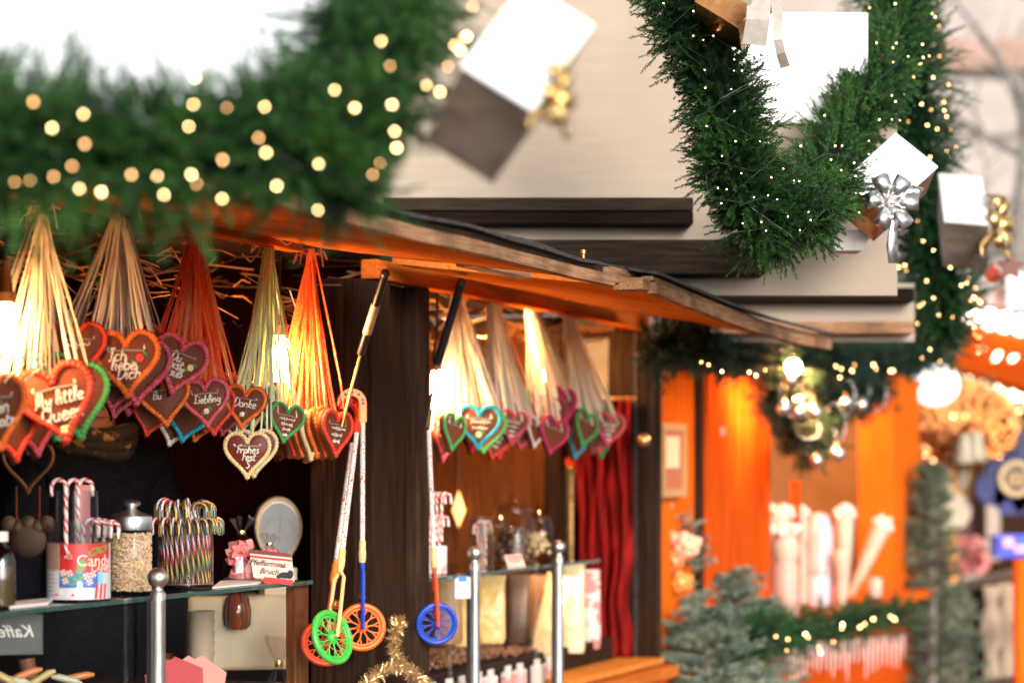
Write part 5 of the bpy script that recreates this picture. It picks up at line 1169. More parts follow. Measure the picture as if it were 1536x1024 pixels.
# pink and white packets in front
for k in range(9):
    x = 648+22*k+(k % 2)*4; p = F(x, 705, -.055); t = thing('sweet_packet', ['first', 'second', 'third', 'fourth', 'fifth', 'sixth', 'seventh', 'eighth', 'ninth'][k]+' pink and white packet from the left along the bottom of the second bay', 'packet', V((p.x, p.y, .8815)), rot(0, 0, 66), group='pink and white packets behind the second bay glass')
    w = MB(); w.box(-.022, .022, -.018, .018, 0, .075); obj('packet_body', w, pm('packet_pink%d' % (k % 3), ((.72, .42, .40), (.78, .66, .62), (.7, .3, .26))[k % 3], (.8, .7, .68), scale=25, rough=.4, lo=.45, hi=.55), t, bevel=.006)
    w = MB(); w.box(-.022, .022, -.002, .002, .074, .094); obj('packet_fold', w, M['paper'], t)
# red box, canes cup, jars, card on the shelf
def shelf2(px, o_): Y = tt(px, o_); p = at(px, 705, Y); return V((p.x, p.y, ZS2+.0005))
a = sp(664); b = sp(748)
w = MB(); w.box(sp(667), sp(716), .12, .20, ZS2+.001, ZS2+.075, M=Matrix.Translation(O) @ SROT)
o = obj('red_box', w, pm('box_red', (.50, .02, .012), (.6, .03, .02), scale=20, rough=.4), bevel=.003); props(o, 'bright red cardboard box behind the ball of the middle steel post', 'box')
t = thing('paper_bag', 'white paper bag printed with stripes, holding red canes, left of the red box', 'bag', shelf2(649, -.08), rot(0, 0, 60))
w = MB(); w.box(-.035, .035, -.03, .03, 0, .085); obj('bag_body', w, pm('bag_print', (.74, .70, .70), (.70, .38, .34), scale=16, rough=.6, lo=.55, hi=.6), t, bevel=.004)
for k in range(10):
    x = 634+3.6*k; row = k % 2; p = F(x, 778-34*(k % 2), -.06-.02*(k % 3)); cane(CR, 'red and white cane standing in the printed paper bag, %s row' % ('upper' if row else 'lower'), V((p.x-.008, p.y, p.z-.135)), 0, R.uniform(-60, 30), 'red and white canes in the printed paper bag', 1.0)
t = thing('sweet_jar', 'straight clear cylinder with mixed striped sticks before the star lamp', 'jar', shelf2(722, -.12)); Y = tt(722, -.12); r_ = 17/FPX*Y; h_ = F(722, 775, -.12).z-ZS2
w = MB(); w.lathe([(r_, 0), (r_, h_), (r_*.94, h_), (r_*.94, .004), (0, .004)], 26); obj('jar_wall', w, M['plastic'], t, smooth=True)
for k in range(7):
    p = shelf2(722, -.12)+V((R.uniform(-.6, .6)*r_, R.uniform(-.6, .6)*r_, .004)); cane(CRB if k % 2 else CR, ('dark rainbow' if k % 2 else 'red and white')+' cane in the straight cylinder left of the lidded jars', p, R.uniform(-6, 6), R.uniform(0, 360), 'striped canes in the straight cylinder', 1.0)
def jar2(label, px, o_, wpx, pyt, cont, n=40):
    t = thing('sweet_jar', label, 'jar', shelf2(px, o_), group='glass jars of the second bay'); Y = tt(px, o_); r_ = wpx/2/FPX*Y; h_ = F(px, pyt, o_).z-ZS2
    w = MB(); prof = []
    w.lathe([(r_*.9, 0), (r_, .006), (r_, h_*.62), (r_*.8, h_*.72), (r_*.8, h_*.75), (r_*.76, h_*.75), (r_*.94, h_*.60), (r_*.95, .008), (0, .006)], 28); obj('jar_wall', w, M['glass'], t, smooth=True)
    w = MB(); w.lathe([(r_*.84, h_*.75), (r_*.84, h_*.80), (r_*.6, h_*.86), (r_*.25, h_*.9), (r_*.12, h_*.92), (r_*.2, h_*.96), (r_*.12, h_), (0, h_)], 24); obj('lid', w, glass('lid_glass', (.9, .85, .75), extra=.15) if 'lid_glass' not in bpy.data.materials else bpy.data.materials['lid_glass'], t, smooth=True)
    w = MB()
    for i in range(n):
        a = R.uniform(0, 2*PI); q = r_*.72*math.sqrt(R.random()); w.ell((q*math.cos(a), q*math.sin(a), R.uniform(.015, h_*.5)), r_*.16, n=8, k=5)
    obj('sweets', w, M[cont] if isinstance(cont, str) else cont, t, smooth='all', kind='stuff')
jar2('lidded glass jar of dark chocolates, left of the pair', 770, -.16, 66, 742, md_, 90)
jar2('lidded glass jar of pale sweets, right of the pair', 808, -.20, 44, 760, mc_)
jar2('smaller lidded jar half hidden behind the chocolate jar', 748, -.28, 40, 768, mb_)
t = thing('price_card', 'small pink price card leaning before the chocolate jar', 'card', shelf2(774, -.05), rot(-20, 0, 30)); w = MB(); w.prism([(-.03, 0), (.036, 0), (.028, .042), (-.036, .038)], 0, .0015); obj('card', w, pm('card_pale', (.80, .45, .38), rough=.5), t)
w = MB(); w.box(-.028, .026, -.0014, -.0002, .028, .033); w.box(-.024, .02, -.0014, -.0002, .017, .021); obj('print', w, M['lab_red'], t)
p = F(694, 874, .012); t = thing('tag', 'small white tag with blue top stuck on the second bay glass', 'tag', p, rot(0, 0, 20))
w = MB(); w.box(-.024, .024, 0, .001, -.045, .018); obj('paper', w, M['paper'], t); w = MB(); w.box(-.014, .014, -.001, -.0001, .004, .022); obj('clip', w, M['lab_blue'], t)
w = MB(); w.box(-.017, .017, -.0008, -.0001, -.012, -.009); w.box(-.017, .012, -.0008, -.0001, -.022, -.019); w.box(-.017, .015, -.0008, -.0001, -.032, -.029); obj('print', w, M['black'], t)
# star lamp on the end wall
t = thing('star_lamp', 'small glowing diamond wall lamp on the warm boards of the second bay', 'lamp', E(688, 765, SE-.09), SROT @ rot(0, 0, -90)); u_ = te(688, SE-.09)/FPX
w = MB(); w.add([V((0, 0, 30*u_)), V((0, 0, -26*u_)), V((-11*u_, 0, 0)), V((11*u_, 0, 0)), V((0, -.03, 0)), V((0, .03, 0))], [(0, 2, 4), (0, 4, 3), (1, 4, 2), (1, 3, 4), (0, 5, 2), (0, 3, 5), (1, 2, 5), (1, 5, 3)]); obj('shade', w, glow('star_glow', (1, .50, .16), 1.3), t)
w = MB(); w.tube([(0, 0, 40*u_), (0, 0.01, 90*u_)], .002, 5); obj('cord', w, M['black'], t)
def endm(x, y): p = loc(E(x, y, SE-.07)); return p.y, p.z    # d, z on the end wall
# end wall furniture: dark upright, gilt mirror, blackboard, curtain, gold ball
d0, z0 = endm(852, 850); d1, z1 = endm(828, 680)
sb('upright', M['post'], (SE-.16, SE-.08, d0, d1, .88, 2.15))
t = thing('mirror', 'gilt framed mirror glowing orange beside the red curtain', 'mirror', S(SE-.08, (endm(900, 0)[0]+endm(852, 0)[0])/2, 1.2), SROT)
da, db = endm(902, 0)[0], endm(853, 0)[0]; za, zb = endm(875, 868)[1], endm(875, 700)[1]; dm = (da+db)/2; hw = (db-da)/2
w = MB(); w.box(-.012, 0.02, -hw, -hw+.022, za-1.2, zb-1.2); w.box(-.012, 0.02, hw-.022, hw, za-1.2, zb-1.2); w.box(-.013, 0.02, -hw+.022, hw-.022, zb-1.222, zb-1.2); w.box(-.013, 0.02, -hw+.022, hw-.022, za-1.2, za-1.178); obj('frame', w, M['gold'], t, bevel=.003)
w = MB(); w.box(0, .01, -hw+.022, hw-.022, za-1.178, zb-1.222); obj('glass', w, pm('mirror_glass', (.75, .5, .35), rough=.12, metal=1.0), t)
w = MB(); w.box(-.02, .0, -hw-.01, hw+.01, zb-1.195, zb-1.165); obj('top_rail', w, pm('rail_red', (.5, .03, .015), rough=.4), t, bevel=.003)
t = thing('menu_board', 'grey chalk menu board behind the rightmost heart ribbons', 'board', S(SE-.09, .2, 1.8), SROT)
da, db = endm(952, 0)[0], endm(862, 0)[0]; za, zb = endm(900, 625)[1], endm(900, 508)[1]
w = MB(); w.box(0, .012, da-.2, db-.2, za-1.8, zb-1.8); obj('board', w, pm('grey_slate', (.09, .075, .065), (.16, .135, .12), scale=7, rough=.6), t)
w = MB(); w.box(-.006, 0.014, da-.212, da-.2, za-1.812, zb-1.788); w.box(-.006, 0.014, db-.2, db-.188, za-1.812, zb-1.788); w.box(-.006, .014, da-.2, db-.2, zb-1.8, zb-1.788); obj('frame', w, M['darkboards'], t)
w = MB()
for k in range(3): w.lathe([(0, 0), (.02, 0), (.004, .05), (0, .05)], 8, Matrix.Translation((-.003, da-.2+.05+.06*k, .04)))
for k in range(3): w.box(-.002, -.0005, da-.17, db-.25-.02*k, -.02-.035*k, -.012-.035*k)
obj('chalk_marks', w, pm('chalk', (.3, .26, .22), rough=.8), t)
# curtain
t = thing('curtain', 'deep red velvet curtain hanging in folds and tied low inside the right corner post', 'curtain', S(SE-.18, .1, .95), SROT)
def curt():
    w = MB(); nx, nz = 60, 34; d_a, d_b = .055, .27
    for j in range(nz+1):
        z = .905+(1.86-.905)*j/nz; f = (z-.905)/.95; pinch = 1-.28*math.exp(-((f-.22)/.10)**2)
        for i in range(nx+1):
            u_ = i/nx; dm_ = (d_a+d_b)/2-.01; dd = dm_+(u_-.5)*(d_b-d_a)*pinch
            sft = .020*math.sin(u_*32+1.5*math.sin(f*5))+.010*math.sin(u_*57+f*7)+.012*math.sin(f*11+u_*9)
            w.v.append(S(SE-.20+sft, dd, z))
    for j in range(nz):
        for i in range(nx): w.f.append((j*(nx+1)+i, j*(nx+1)+i+1, (j+1)*(nx+1)+i+1, (j+1)*(nx+1)+i)); w.m.append(0)
    return w
o = obj('drape', curt(), M['curtain'], t, smooth='all', world=True); md = o.modifiers.new('s', 'SOLIDIFY'); md.thickness = .003
w = MB(); w.tube([S(SE-.21, .03, 1.865), S(SE-.21, .32, 1.865)], .008, 8); obj('rail', w, M['brass'], t, world=True)
p = F(965, 660, .02); t = thing('christmas_bauble', 'small gold bauble on the dark right corner post', 'bauble', p, scale=.85); obj('ball', MB().ell((0, 0, 0), .03, n=16, k=10).mesh('ball', M['gold'], True), None, t); obj('cap', cme, None, t)
# ------------------------------------------------------------------ stall keeper
pp = F(138, 705, -.98); floor = .225
t = thing('person', 'person in dark jacket and patterned scarf standing inside the stall, face hidden by hearts', 'person', V((pp.x, pp.y, floor)), rot(0, 0, 28))
def skin_fig():
    b = {'pelvis': (0, 0, .93, .15, .11), 'waist': (0, 0, 1.08, .135, .10), 'chest': (0, .0, 1.27, .165, .115), 'neck0': (0, .01, 1.42, .085, .07), 'neck': (0, 0, 1.475, .052, .052), 'head0': (0, -.012, 1.545, .068, .078), 'head1': (0, -.01, 1.62, .074, .09), 'head2': (0, 0, 1.685, .045, .055)}
    e = [('pelvis', 'waist'), ('waist', 'chest'), ('chest', 'neck0'), ('neck0', 'neck'), ('neck', 'head0'), ('head0', 'head1'), ('head1', 'head2')]
    for s, n in ((-1, 'l'), (1, 'r')):
        b['sh'+n] = (s*.17, 0, 1.39, .07, .065); b['el'+n] = (s*.235, -.02, 1.11, .046, .046); b['wr'+n] = (s*.21, -.05, .82, .028, .024); b['pa'+n] = (s*.20, -.07, .74, .036, .016)
        e += [('neck0', 'sh'+n), ('sh'+n, 'el'+n), ('el'+n, 'wr'+n), ('wr'+n, 'pa'+n)]
        for k in range(4):
            x = s*(.162+.018*k); L_ = (.055, .066, .07, .058)[k]
            b['f%s%da' % (n, k)] = (x, -.08, .70, .009, .009); b['f%s%db' % (n, k)] = (x, -.088, .70-L_*.5, .0085, .0085); b['f%s%dc' % (n, k)] = (x, -.082, .70-L_*.9, .0075, .0075)
            e += [('pa'+n, 'f%s%da' % (n, k)), ('f%s%da' % (n, k), 'f%s%db' % (n, k)), ('f%s%db' % (n, k), 'f%s%dc' % (n, k))]
        b['t%sa' % n] = (s*.165, -.09, .735, .010, .010); b['t%sb' % n] = (s*.15, -.10, .70, .009, .009); e += [('pa'+n, 't%sa' % n), ('t%sa' % n, 't%sb' % n)]
        b['hi'+n] = (s*.09, 0, .87, .10, .10); b['kn'+n] = (s*.10, -.01, .49, .062, .062); b['an'+n] = (s*.10, .02, .08, .042, .042); b['to'+n] = (s*.11, -.15, .03, .042, .03)
        e += [('pelvis', 'hi'+n), ('hi'+n, 'kn'+n), ('kn'+n, 'an'+n), ('an'+n, 'to'+n)]
    return b, e
b_, e_ = skin_fig(); nm = list(b_)
me = bpy.data.meshes.new('body'); me.from_pydata([b_[k][:3] for k in nm], [(nm.index(x), nm.index(y)) for x, y in e_], [])
bo = bpy.data.objects.new('body', me); COL.objects.link(bo); bo.parent = t; me.materials.append(M['skin'])
sk = bo.modifiers.new('s', 'SKIN'); sk.use_smooth_shade = True
for i, k in enumerate(nm): me.skin_vertices[0].data[i].radius = b_[k][3:5]
me.skin_vertices[0].data[0].use_root = True
ss = bo.modifiers.new('u', 'SUBSURF'); ss.levels = 1; ss.render_levels = 2
# jacket: sleeves and torso over the body
w = MB(); jm = bpy.data.meshes.new('jacket'); jk = ['pelvis', 'waist', 'chest', 'neck0', 'shl', 'ell', 'wrl', 'shr', 'elr', 'wrr', 'hil', 'hir', 'knl', 'knr', 'anl', 'anr']
jp = {k: list(b_[k]) for k in jk}; 
je = [(x, y) for x, y in e_ if x in jk and y in jk]
jm.from_pydata([jp[k][:3] for k in jk], [(jk.index(x), jk.index(y)) for x, y in je], []); jo = bpy.data.objects.new('jacket', jm); COL.objects.link(jo); jo.parent = t; jm.materials.append(M['cloth'])
sk = jo.modifiers.new('s', 'SKIN'); sk.use_smooth_shade = True
for i, k in enumerate(jk): jm.skin_vertices[0].data[i].radius = (jp[k][3]+.028, jp[k][4]+.028)
jm.skin_vertices[0].data[0].use_root = True
ss = jo.modifiers.new('u', 'SUBSURF'); ss.levels = 1; ss.render_levels = 2
w = MB(); w.ell((0, .018, 1.645), .098, .112, .10, 20, 14); w.ell((0, .05, 1.58), .085, .07, .10, 16, 10); obj('hair', w, pm('brown_hair', (.05, .02, .01), (.12, .05, .02), scale=50, st=(8, 8, 1), rough=.6), t, smooth='all')
w = MB(); w.ell((0, -.10, 1.575), .014, .022, .026, 10, 8)
for s in (-1, 1): w.ell((s*.079, 0, 1.585), .012, .02, .03, 10, 8)
fo = MB(); fo.ell((0, -.098, 1.572), .012, .02, .024, 10, 8); obj('nose', fo, M['skin'], t, smooth='all')
for s in (-1, 1):
    fo = MB(); fo.ell((s*.08, 0.0, 1.58), .012, .022, .032, 10, 8); obj('ear', fo, M['skin'], t, smooth='all')
    fo = MB(); fo.ell((s*.031, -.083, 1.603), .012, .008, .008, 10, 8); obj('eye', fo, M['iwhite'], t, smooth='all')
fo = MB(); fo.ell((0, -.090, 1.533), .024, .008, .007, 12, 8); obj('mouth', fo, pm('lips', (.4, .12, .1), rough=.5), t, smooth='all')
fo = MB()
for k in range(3): fo.tube([(.105*math.cos(a), .095*math.sin(a)-.005-.01*k, 1.43+.026*k+.01*math.sin(2*a+k)) for a in [2*PI*i/20 for i in range(20)]], .026, 8, closed=True)
obj('scarf', fo, pm('plaid_scarf', (.03, .022, .02), (.40, .22, .08), scale=24, rough=.8, lo=.56, hi=.6), t, smooth='all')
# ------------------------------------------------------------------ orange hut
hs = thing('market_hut', 'bright orange wooden hut with lit serving window beyond the sweet stall', 'hut', S(5.3, 0, 0), SROT)
def hb(name, mat, *bx, bevel=.004, par=None, **k):
    w = MB()
    for x in bx: w.box(x[0]-5.3, x[1]-5.3, *x[2:])
    return obj(name, w, mat, par or hs, bevel=bevel, **k)
A, B, C_, D_, E2, F2_ = sp(988), sp(1050), sp(1056), sp(1140), sp(1326), sp(1366)
zt = 2.12
n = 6; hb('wall', M['hut'], *[(A+.02+(B-A-.02)*k/n, A+.02+(B-A-.02)*(k+1)/n-.012, .02, .06, 0, zt) for k in range(n)])
hb('wall', M['hutred'], *[(C_+(D_-C_-.08)*k/6, C_+(D_-C_-.08)*(k+1)/6-.014, -.02, .04, 0, zt) for k in range(6)])
hb('post', M['hutred'], (D_-.08, D_, -.05, .09, 0, zt), bevel=.008)
hb('post', M['hut'], (E2, F2_, -.05, .14, 0, zt), bevel=.008)
hb('seam', M['darkboards'], (B, C_, .0, .03, 0, zt))
ctr = hb('counter', M['hut'], (D_+.0, F2_-.002, -.20, .45, .90, .945), bevel=.008)
n = 26; hb('front_panel', M['hutred'], *[(D_+(F2_-D_)*k/n+.002, D_+(F2_-D_)*(k+1)/n-.012, -.055, -.02, 0, .90) for k in range(n)])
hb('lintel', M['darkboards'], (A, F2_, -.02, .08, 1.99, zt))
hb('ceiling', M['hutred'], (A, 8.6, .08, 2.0, 2.10, 2.14)); hb('roof', M['felt'], (A-.05, F2_, -.05, 2.1, 2.145, 2.18))
hb('back_wall', M['huthoney'], *[(A+.14*k, A+.14*k+.128, 1.9, 1.94, 0, 2.1) for k in range(40)], bevel=0)
hb('end_wall', M['olive'], (F2_+.1, F2_+.14, .14, 1.9, 0, 2.1)); hb('end_wall', M['hutred'], (A-.0, A+.02, .06, 1.9, 0, 2.1))
hb('screw_cap', M['steel'], (sp(1074), sp(1079), -.028, -.02, zz(1076, 653), zz(1076, 640)), bevel=.002)
# framed picture on the orange wall
t = thing('framed_notice', 'pale framed notice on the orange wall left of the seam', 'picture', S((sp(990)+sp(1026))/2, .0, zz(1008, 690)), SROT)
hwx = (sp(1026)-sp(990))/2; hz = (zz(1008, 625)-zz(1008, 735))/2
w = MB(); w.box(-hwx, hwx, -.012, .018, hz-.03, hz); w.box(-hwx, hwx, -.012, .018, -hz, -hz+.03); w.box(-hwx, -hwx+.04, -.012, .018, -hz+.03, hz-.03); w.box(hwx-.04, hwx, -.012, .018, -hz+.03, hz-.03); obj('frame', w, pm('frame_tan', (.45, .25, .10), rough=.5), t)
w = MB(); w.box(-hwx+.04, hwx-.04, -.004, .015, -hz+.03, hz-.03); obj('sheet', w, pm('sheet_brown', (.40, .12, .05), rough=.5), t)
w = MB(); w.box(-hwx+.06, hwx-.09, -.008, -.005, -.03, hz-.05); obj('print', w, pm('sheet_pale', (.75, .55, .36), rough=.5), t)
# strip lamp under the second flap
t = thing('strip_lamp', 'short bright strip lamp under the brown awning over the orange hut', 'lamp', F(1198, 541, .30), SROT)
w = MB(); w.tube([(-.26, 0, 0), (.26, 0, 0)], .016, 14); obj('tube', w, glow('strip_glow', (1.0, .72, .40), 14), t, smooth=True)
w = MB(); w.box(-.30, .30, -.022, .022, .018, .05); w.box(-.29, -.262, -.018, .018, -.018, .018); w.box(.262, .29, -.018, .018, -.018, .018); obj('housing', w, M['copper'], t, bevel=.003)
L = bpy.data.lights.new('strip_light', 'AREA'); L.shape = 'RECTANGLE'; L.size = .5; L.size_y = .04; L.energy = 60; L.color = (1, .50, .18)
o = bpy.data.objects.new('strip_light', L); COL.objects.link(o); o.parent = t; o.location = (0, 0, -.03)
# hut lamps inside, plus one added outside
def hlamp(label, s_, d_, z_, e, r_=.05):
    t = thing('bulb_lamp', label, 'lamp', S(s_, d_, z_), group='bulb lamps inside the orange hut')
    w = MB(); w.ell((0, 0, 0), r_, n=16, k=10); obj('globe', w, glow('globe_glow_%d' % int(s_*10), (1, .47, .17), e*12), t, smooth='all')
    w = MB(); w.tube([(0, 0, r_*.9), (0, 0, 2.10-z_)], .006, 6); obj('cord', w, M['black'], t)
hlamp('globe lamp hidden high behind the hut-window garland', 5.0, .55, 1.95, 34); hlamp('globe lamp deeper in the hut, near its far post', 6.9, .45, 1.95, 30)
hlamp('added globe lamp outside the left orange wall, brightening its boards', 3.2, -.42, 2.0, 18, .03)  # added globe that throws warm light on the orange wall front
# wares on the hut counter
def ware(name, label, cat, px, o_, pyt, wpx, prof, mat, par2=None, g=None, lean=0):
    Y = tt(px, o_); p = at(px, 705, Y); h = CZ+(705-pyt)/FPX*Y-.946; r_ = wpx/2/FPX*Y
    t = thing(name, label, cat, V((p.x, p.y, .946)), rot(0, lean, 0), group=g)
    w = MB(); w.lathe([(a*r_, z*h) for a, z in prof], 20); obj('body', w, mat, t, smooth=True)
    if par2: w = MB(); w.lathe([(a*r_, z*h) for a, z in par2[1]], 20); obj(par2[0], w, par2[2], t, smooth=True)
    return t
mw = pm('white_wrap', (.46, .36, .26), (.54, .44, .34), scale=10, rough=.5, bump=.4); mp = pm('pink_wrap', (.50, .30, .22), (.56, .38, .30), scale=12, rough=.5)
m_pp = pm('rose_pack', (.74, .34, .30), (.66, .45, .50), scale=9, rough=.4); m_bl = pm('pale_blue_pack', (.58, .58, .66), rough=.4)
bagp = [(.9, 0), (1, .1), (1, .6), (.7, .8), (.95, .97), (.9, 1), (0, 1)]
G = 'bright packs on the orange hut counter'
_ware = ware
def ware(name, label, cat, px, o_, pyt, wpx, prof, mat, par2=None, g=None, lean=0):
    t = _ware(name, label, cat, px, o_, pyt, wpx, prof, mat, par2, g, lean)
    if name in ('popcorn_bag', 'paper_cone'):
        Y = tt(px, o_); h = CZ+(705-pyt)/FPX*Y-.946; r_ = wpx/2/FPX*Y; w = MB()
        for k in range(46):
            a = R.uniform(0, 6.28); q = r_*1.15*math.sqrt(R.random()); w.ell((q*math.cos(a), q*math.sin(a), h+R.uniform(-.01, .05)*(1.2-q/r_*.6)), R.uniform(.010, .017), n=7, k=5)
        obj('popcorn', w, M['iwhite'], t, smooth='all', kind='stuff')
    return t
for k, (x, zt_, c, wd_, ht_) in enumerate(((1150, 1.62, (.75, .5, .1), .16, .12), (1172, 1.62, (.7, .1, .05), .12, .16), (1196, 1.62, (.2, .35, .5), .14, .10), (1222, 1.62, (.8, .7, .5), .18, .14), (1252, 1.62, (.55, .12, .08), .12, .18))):
    c0_ = S(sp(x)+2.2, 1.78, zt_); bx = thing('biscuit_tin', ['yellow', 'red', 'blue grey', 'cream', 'dark red'][k]+' tin on the shelf at the back of the orange hut', 'tin', c0_, SROT, group='tins on the back shelf of the orange hut')
    w = MB(); w.box(-wd_/2, wd_/2, -.06, .06, 0, ht_); obj('tin_body', w, pm('tin_%d' % k, c, rough=.4), bx, bevel=.008); w = MB(); w.box(-wd_/2-.003, wd_/2+.003, -.063, .063, ht_, ht_+.02); obj('lid', w, M['gold'], bx, bevel=.004)
hb('shelf', M['hutred'], (5.4, 8.4, 1.68, 1.89, 1.59, 1.615))
ware('popcorn_bag', 'large bright popcorn bag at the left of the hut window', 'bag', 1163, -.05, 770, 46, bagp, mp, ('top', [(.94, .66), (1.14, .8), (1.1, .98), (0, 1.05)], mw), G)
ware('popcorn_bag', 'second bright popcorn bag, just left of the dark divider in the hut window', 'bag', 1192, -.12, 772, 40, bagp, mw, ('top', [(.94, .66), (1.14, .8), (1.1, .98), (0, 1.05)], mw), G)
ware('popcorn_bag', 'low round pale bag in front of the two popcorn bags', 'bag', 1178, .06, 800, 40, bagp, mp, ('top', [(.94, .7), (1.1, .85), (.8, 1.0), (0, 1.05)], mw), G)
ware('tall_tub', 'rose and pale blue striped tub in the middle of the hut window', 'tub', 1230, .0, 768, 40, [(.95, 0), (1, .02), (1, .32), (0, .32)], m_bl, ('lid', [(1, .325), (1, .8), (.6, .97), (0, 1)], m_pp), G)
ware('paper_cone', 'upright white paper cone in the hut window right half', 'cone', 1266, -.02, 772, 26, [(.35, 0), (.5, .1), (1.1, .85), (1.2, 1), (0, 1.03)], mw, None, G)
ware('paper_cone', 'white paper cone leaning right towards the bright post', 'cone', 1276, -.06, 778, 24, [(.35, 0), (.5, .1), (1.1, .85), (1.2, 1), (0, 1.03)], mw, None, G, lean=24)
ware('cup_stack', 'stack of pale cups with round white top before the cones', 'cups', 1262, .12, 822, 20, [(.8, 0), (.85, .7), (1.2, .78), (1.1, .95), (0, 1)], mw, None, G)
ware('tea_light', 'stubby white candle jar near the right end of the hut counter', 'candle', 1312, .08, 866, 22, [(.95, 0), (1, .9), (.9, 1), (0, 1)], mw, None, G)
hb('divider', M['hutred'], (sp(1204), sp(1208), .02, .06, .95, 1.55))
# ------------------------------------------------------------------ counter garland with icicle lights
gF, PF = garland('green garland with pale lights along the orange hut counter front', 'garland', [F(1120, 955, .30), F(1180, 948, .28), F(1240, 938, .27), F(1300, 928, .27), F(1362, 918, .27)], .085, 520, 24, .04, .002, 'needle_far', GG, sl=(.06, .1))
lights('blurred gold lights in the garland on the orange hut counter', PF, .1, 0, 'bulb_far', .0042, 'fairy light strings', [F(x, y, .42) for x, y in ((1164,954),(1182,958),(1208,950),(1212,955),(1228,970),(1231,978),(1250,962),(1263,942),(1264,936),(1297,935),(1310,928),(1336,924),(1342,928),(1290,940),(1180,975))], cable=False)
t = thing('icicle_fringe', 'pale icicle fringe hanging from the hut counter garland', 'fringe', F(1180, 965, .24)); m_ic = pm('icicle_white', (.75, .55, .5), rough=.3)
w = MB(); w.tube([F(1180, 965, .24), F(1355, 951, .24)], .004, 5); obj('string', w, M['cable'], t, world=True)
for k in range(26):
    x = 1180+7*k; a = F(x, 965-.08*(x-1180), .24); w = MB(); w.tube([a, a+V((0, 0, -R.uniform(.10, .2)))], [.009, .002], 6); obj('icicle', w, m_ic, t, world=True)
# ------------------------------------------------------------------ little spruces
def spruce(label, px, Y, pyt, pyb, wpx, mat, nb=150, n=26, nl=.03, nw=.0022, g='small potted spruces beside the stalls', z0=0.0, droop=.1, tip=False):
    p = at(px, 705, Y); zt_ = CZ+(705-pyt)/FPX*Y; Rb_ = wpx/2/FPX*Y; base = V((p.x, p.y, z0)); t = thing('spruce_tree', label, 'tree', base, group=g); Ht = zt_-z0
    w = MB(); w.tube([(0, 0, 0), (.01, 0, Ht*.5), (0, 0, Ht*.98)], [.035, .022, .004], 8); obj('trunk', w, m_bk, t, smooth=True)
    w = MB()
    for k in range(nb):
        f = ((k+R.random())/nb)**.6; z = Ht*(.06+.92*f); L_ = Rb_*(1-f)**.42*R.uniform(.75, 1.15)+.05; a = k*2.4+R.uniform(-.4, .4)
        d = V((math.cos(a), math.sin(a), R.uniform(.05, .45))).normalized(); b0 = V((0, 0, z)); e = b0+d*L_
        w.tube([b0, e], [.006, .002], 4)
        sprig(w, b0+d*L_*.35, d, L_*.7, n, nl, nw)
        m_ = max(2, int(L_/.05))
        for j in range(m_):
            q = b0+d*L_*(.3+.65*j/m_); s = V((-d.y, d.x, .1))*(1 if j % 2 else -1); sprig(w, q, (d+s*1.1).normalized(), L_*.35*(1-j/m_*.5)+.02, int(n*.6), nl, nw)
    obj('crown', w, M[mat], t)
spruce('blue grey spruce standing just right of the dark corner post', 968, 9.6, 715, 1100, 300, 'needle_blue', 280, n=44, nl=.026, nw=.0035, g='small blue grey spruces')
spruce('lower blue grey spruce spreading before the orange hut panels', 1092, 9.9, 850, 1150, 280, 'needle_blue', 150, n=44, nl=.026, nw=.0035, g='small blue grey spruces')
spruce('bushy low blue grey spruce at the bottom edge between the other two', 1060, 9.2, 905, 1180, 280, 'needle_blue', 130, n=44, nl=.026, nw=.0035, g='small blue grey spruces')
spruce('dark grey green conifer behind the far bright orange post', 1396, 13.4, 690, 1150, 95, 'needle_grey', 170, nl=.045, nw=.004)
spruce('short dark conifer at the wooden railing, right of the taller one', 1425, 13.6, 880, 1150, 120, 'needle_grey', 90, nl=.045, nw=.004)
# orange roses in the spruce
FL = ['large peach paper rose in the blue grey spruce', 'orange paper rose under the large peach one', 'small orange paper rose lowest in the spruce', 'pale pink paper rose at the left of the spruce', 'cream paper rose near the top of the spruce', 'small coral paper rose between spruce and seam']
for (x, y, s_), lb, c in zip([(1030, 818, 1.4), (1012, 840, 1.0), (1022, 872, 1.1), (990, 792, .9), (994, 762, .9), (1010, 806, .7)], FL, ((.85, .42, .28), (.8, .18, .06), (.85, .25, .04), (.8, .5, .4), (.85, .6, .45), (.8, .3, .2))):
    t = thing('paper_rose', lb, 'flower', at(x, y, 9.35), group='paper roses tucked in the spruce', scale=s_)
    w = MB()
    for k in range(9):
        a = k*2.4; r_ = .012+.0022*k; w.ell((r_*math.cos(a), -.012+.002*k, r_*math.sin(a)), .016, .009, .016, 8, 6)
    obj('petals', w, pm('rose_%d' % x, c, rough=.6), t, smooth='all')
    w = MB(); w.ell((0, -.02, 0), .009, .01, .009, 8, 6); obj('centre', w, M['iyellow'], t, smooth='all')
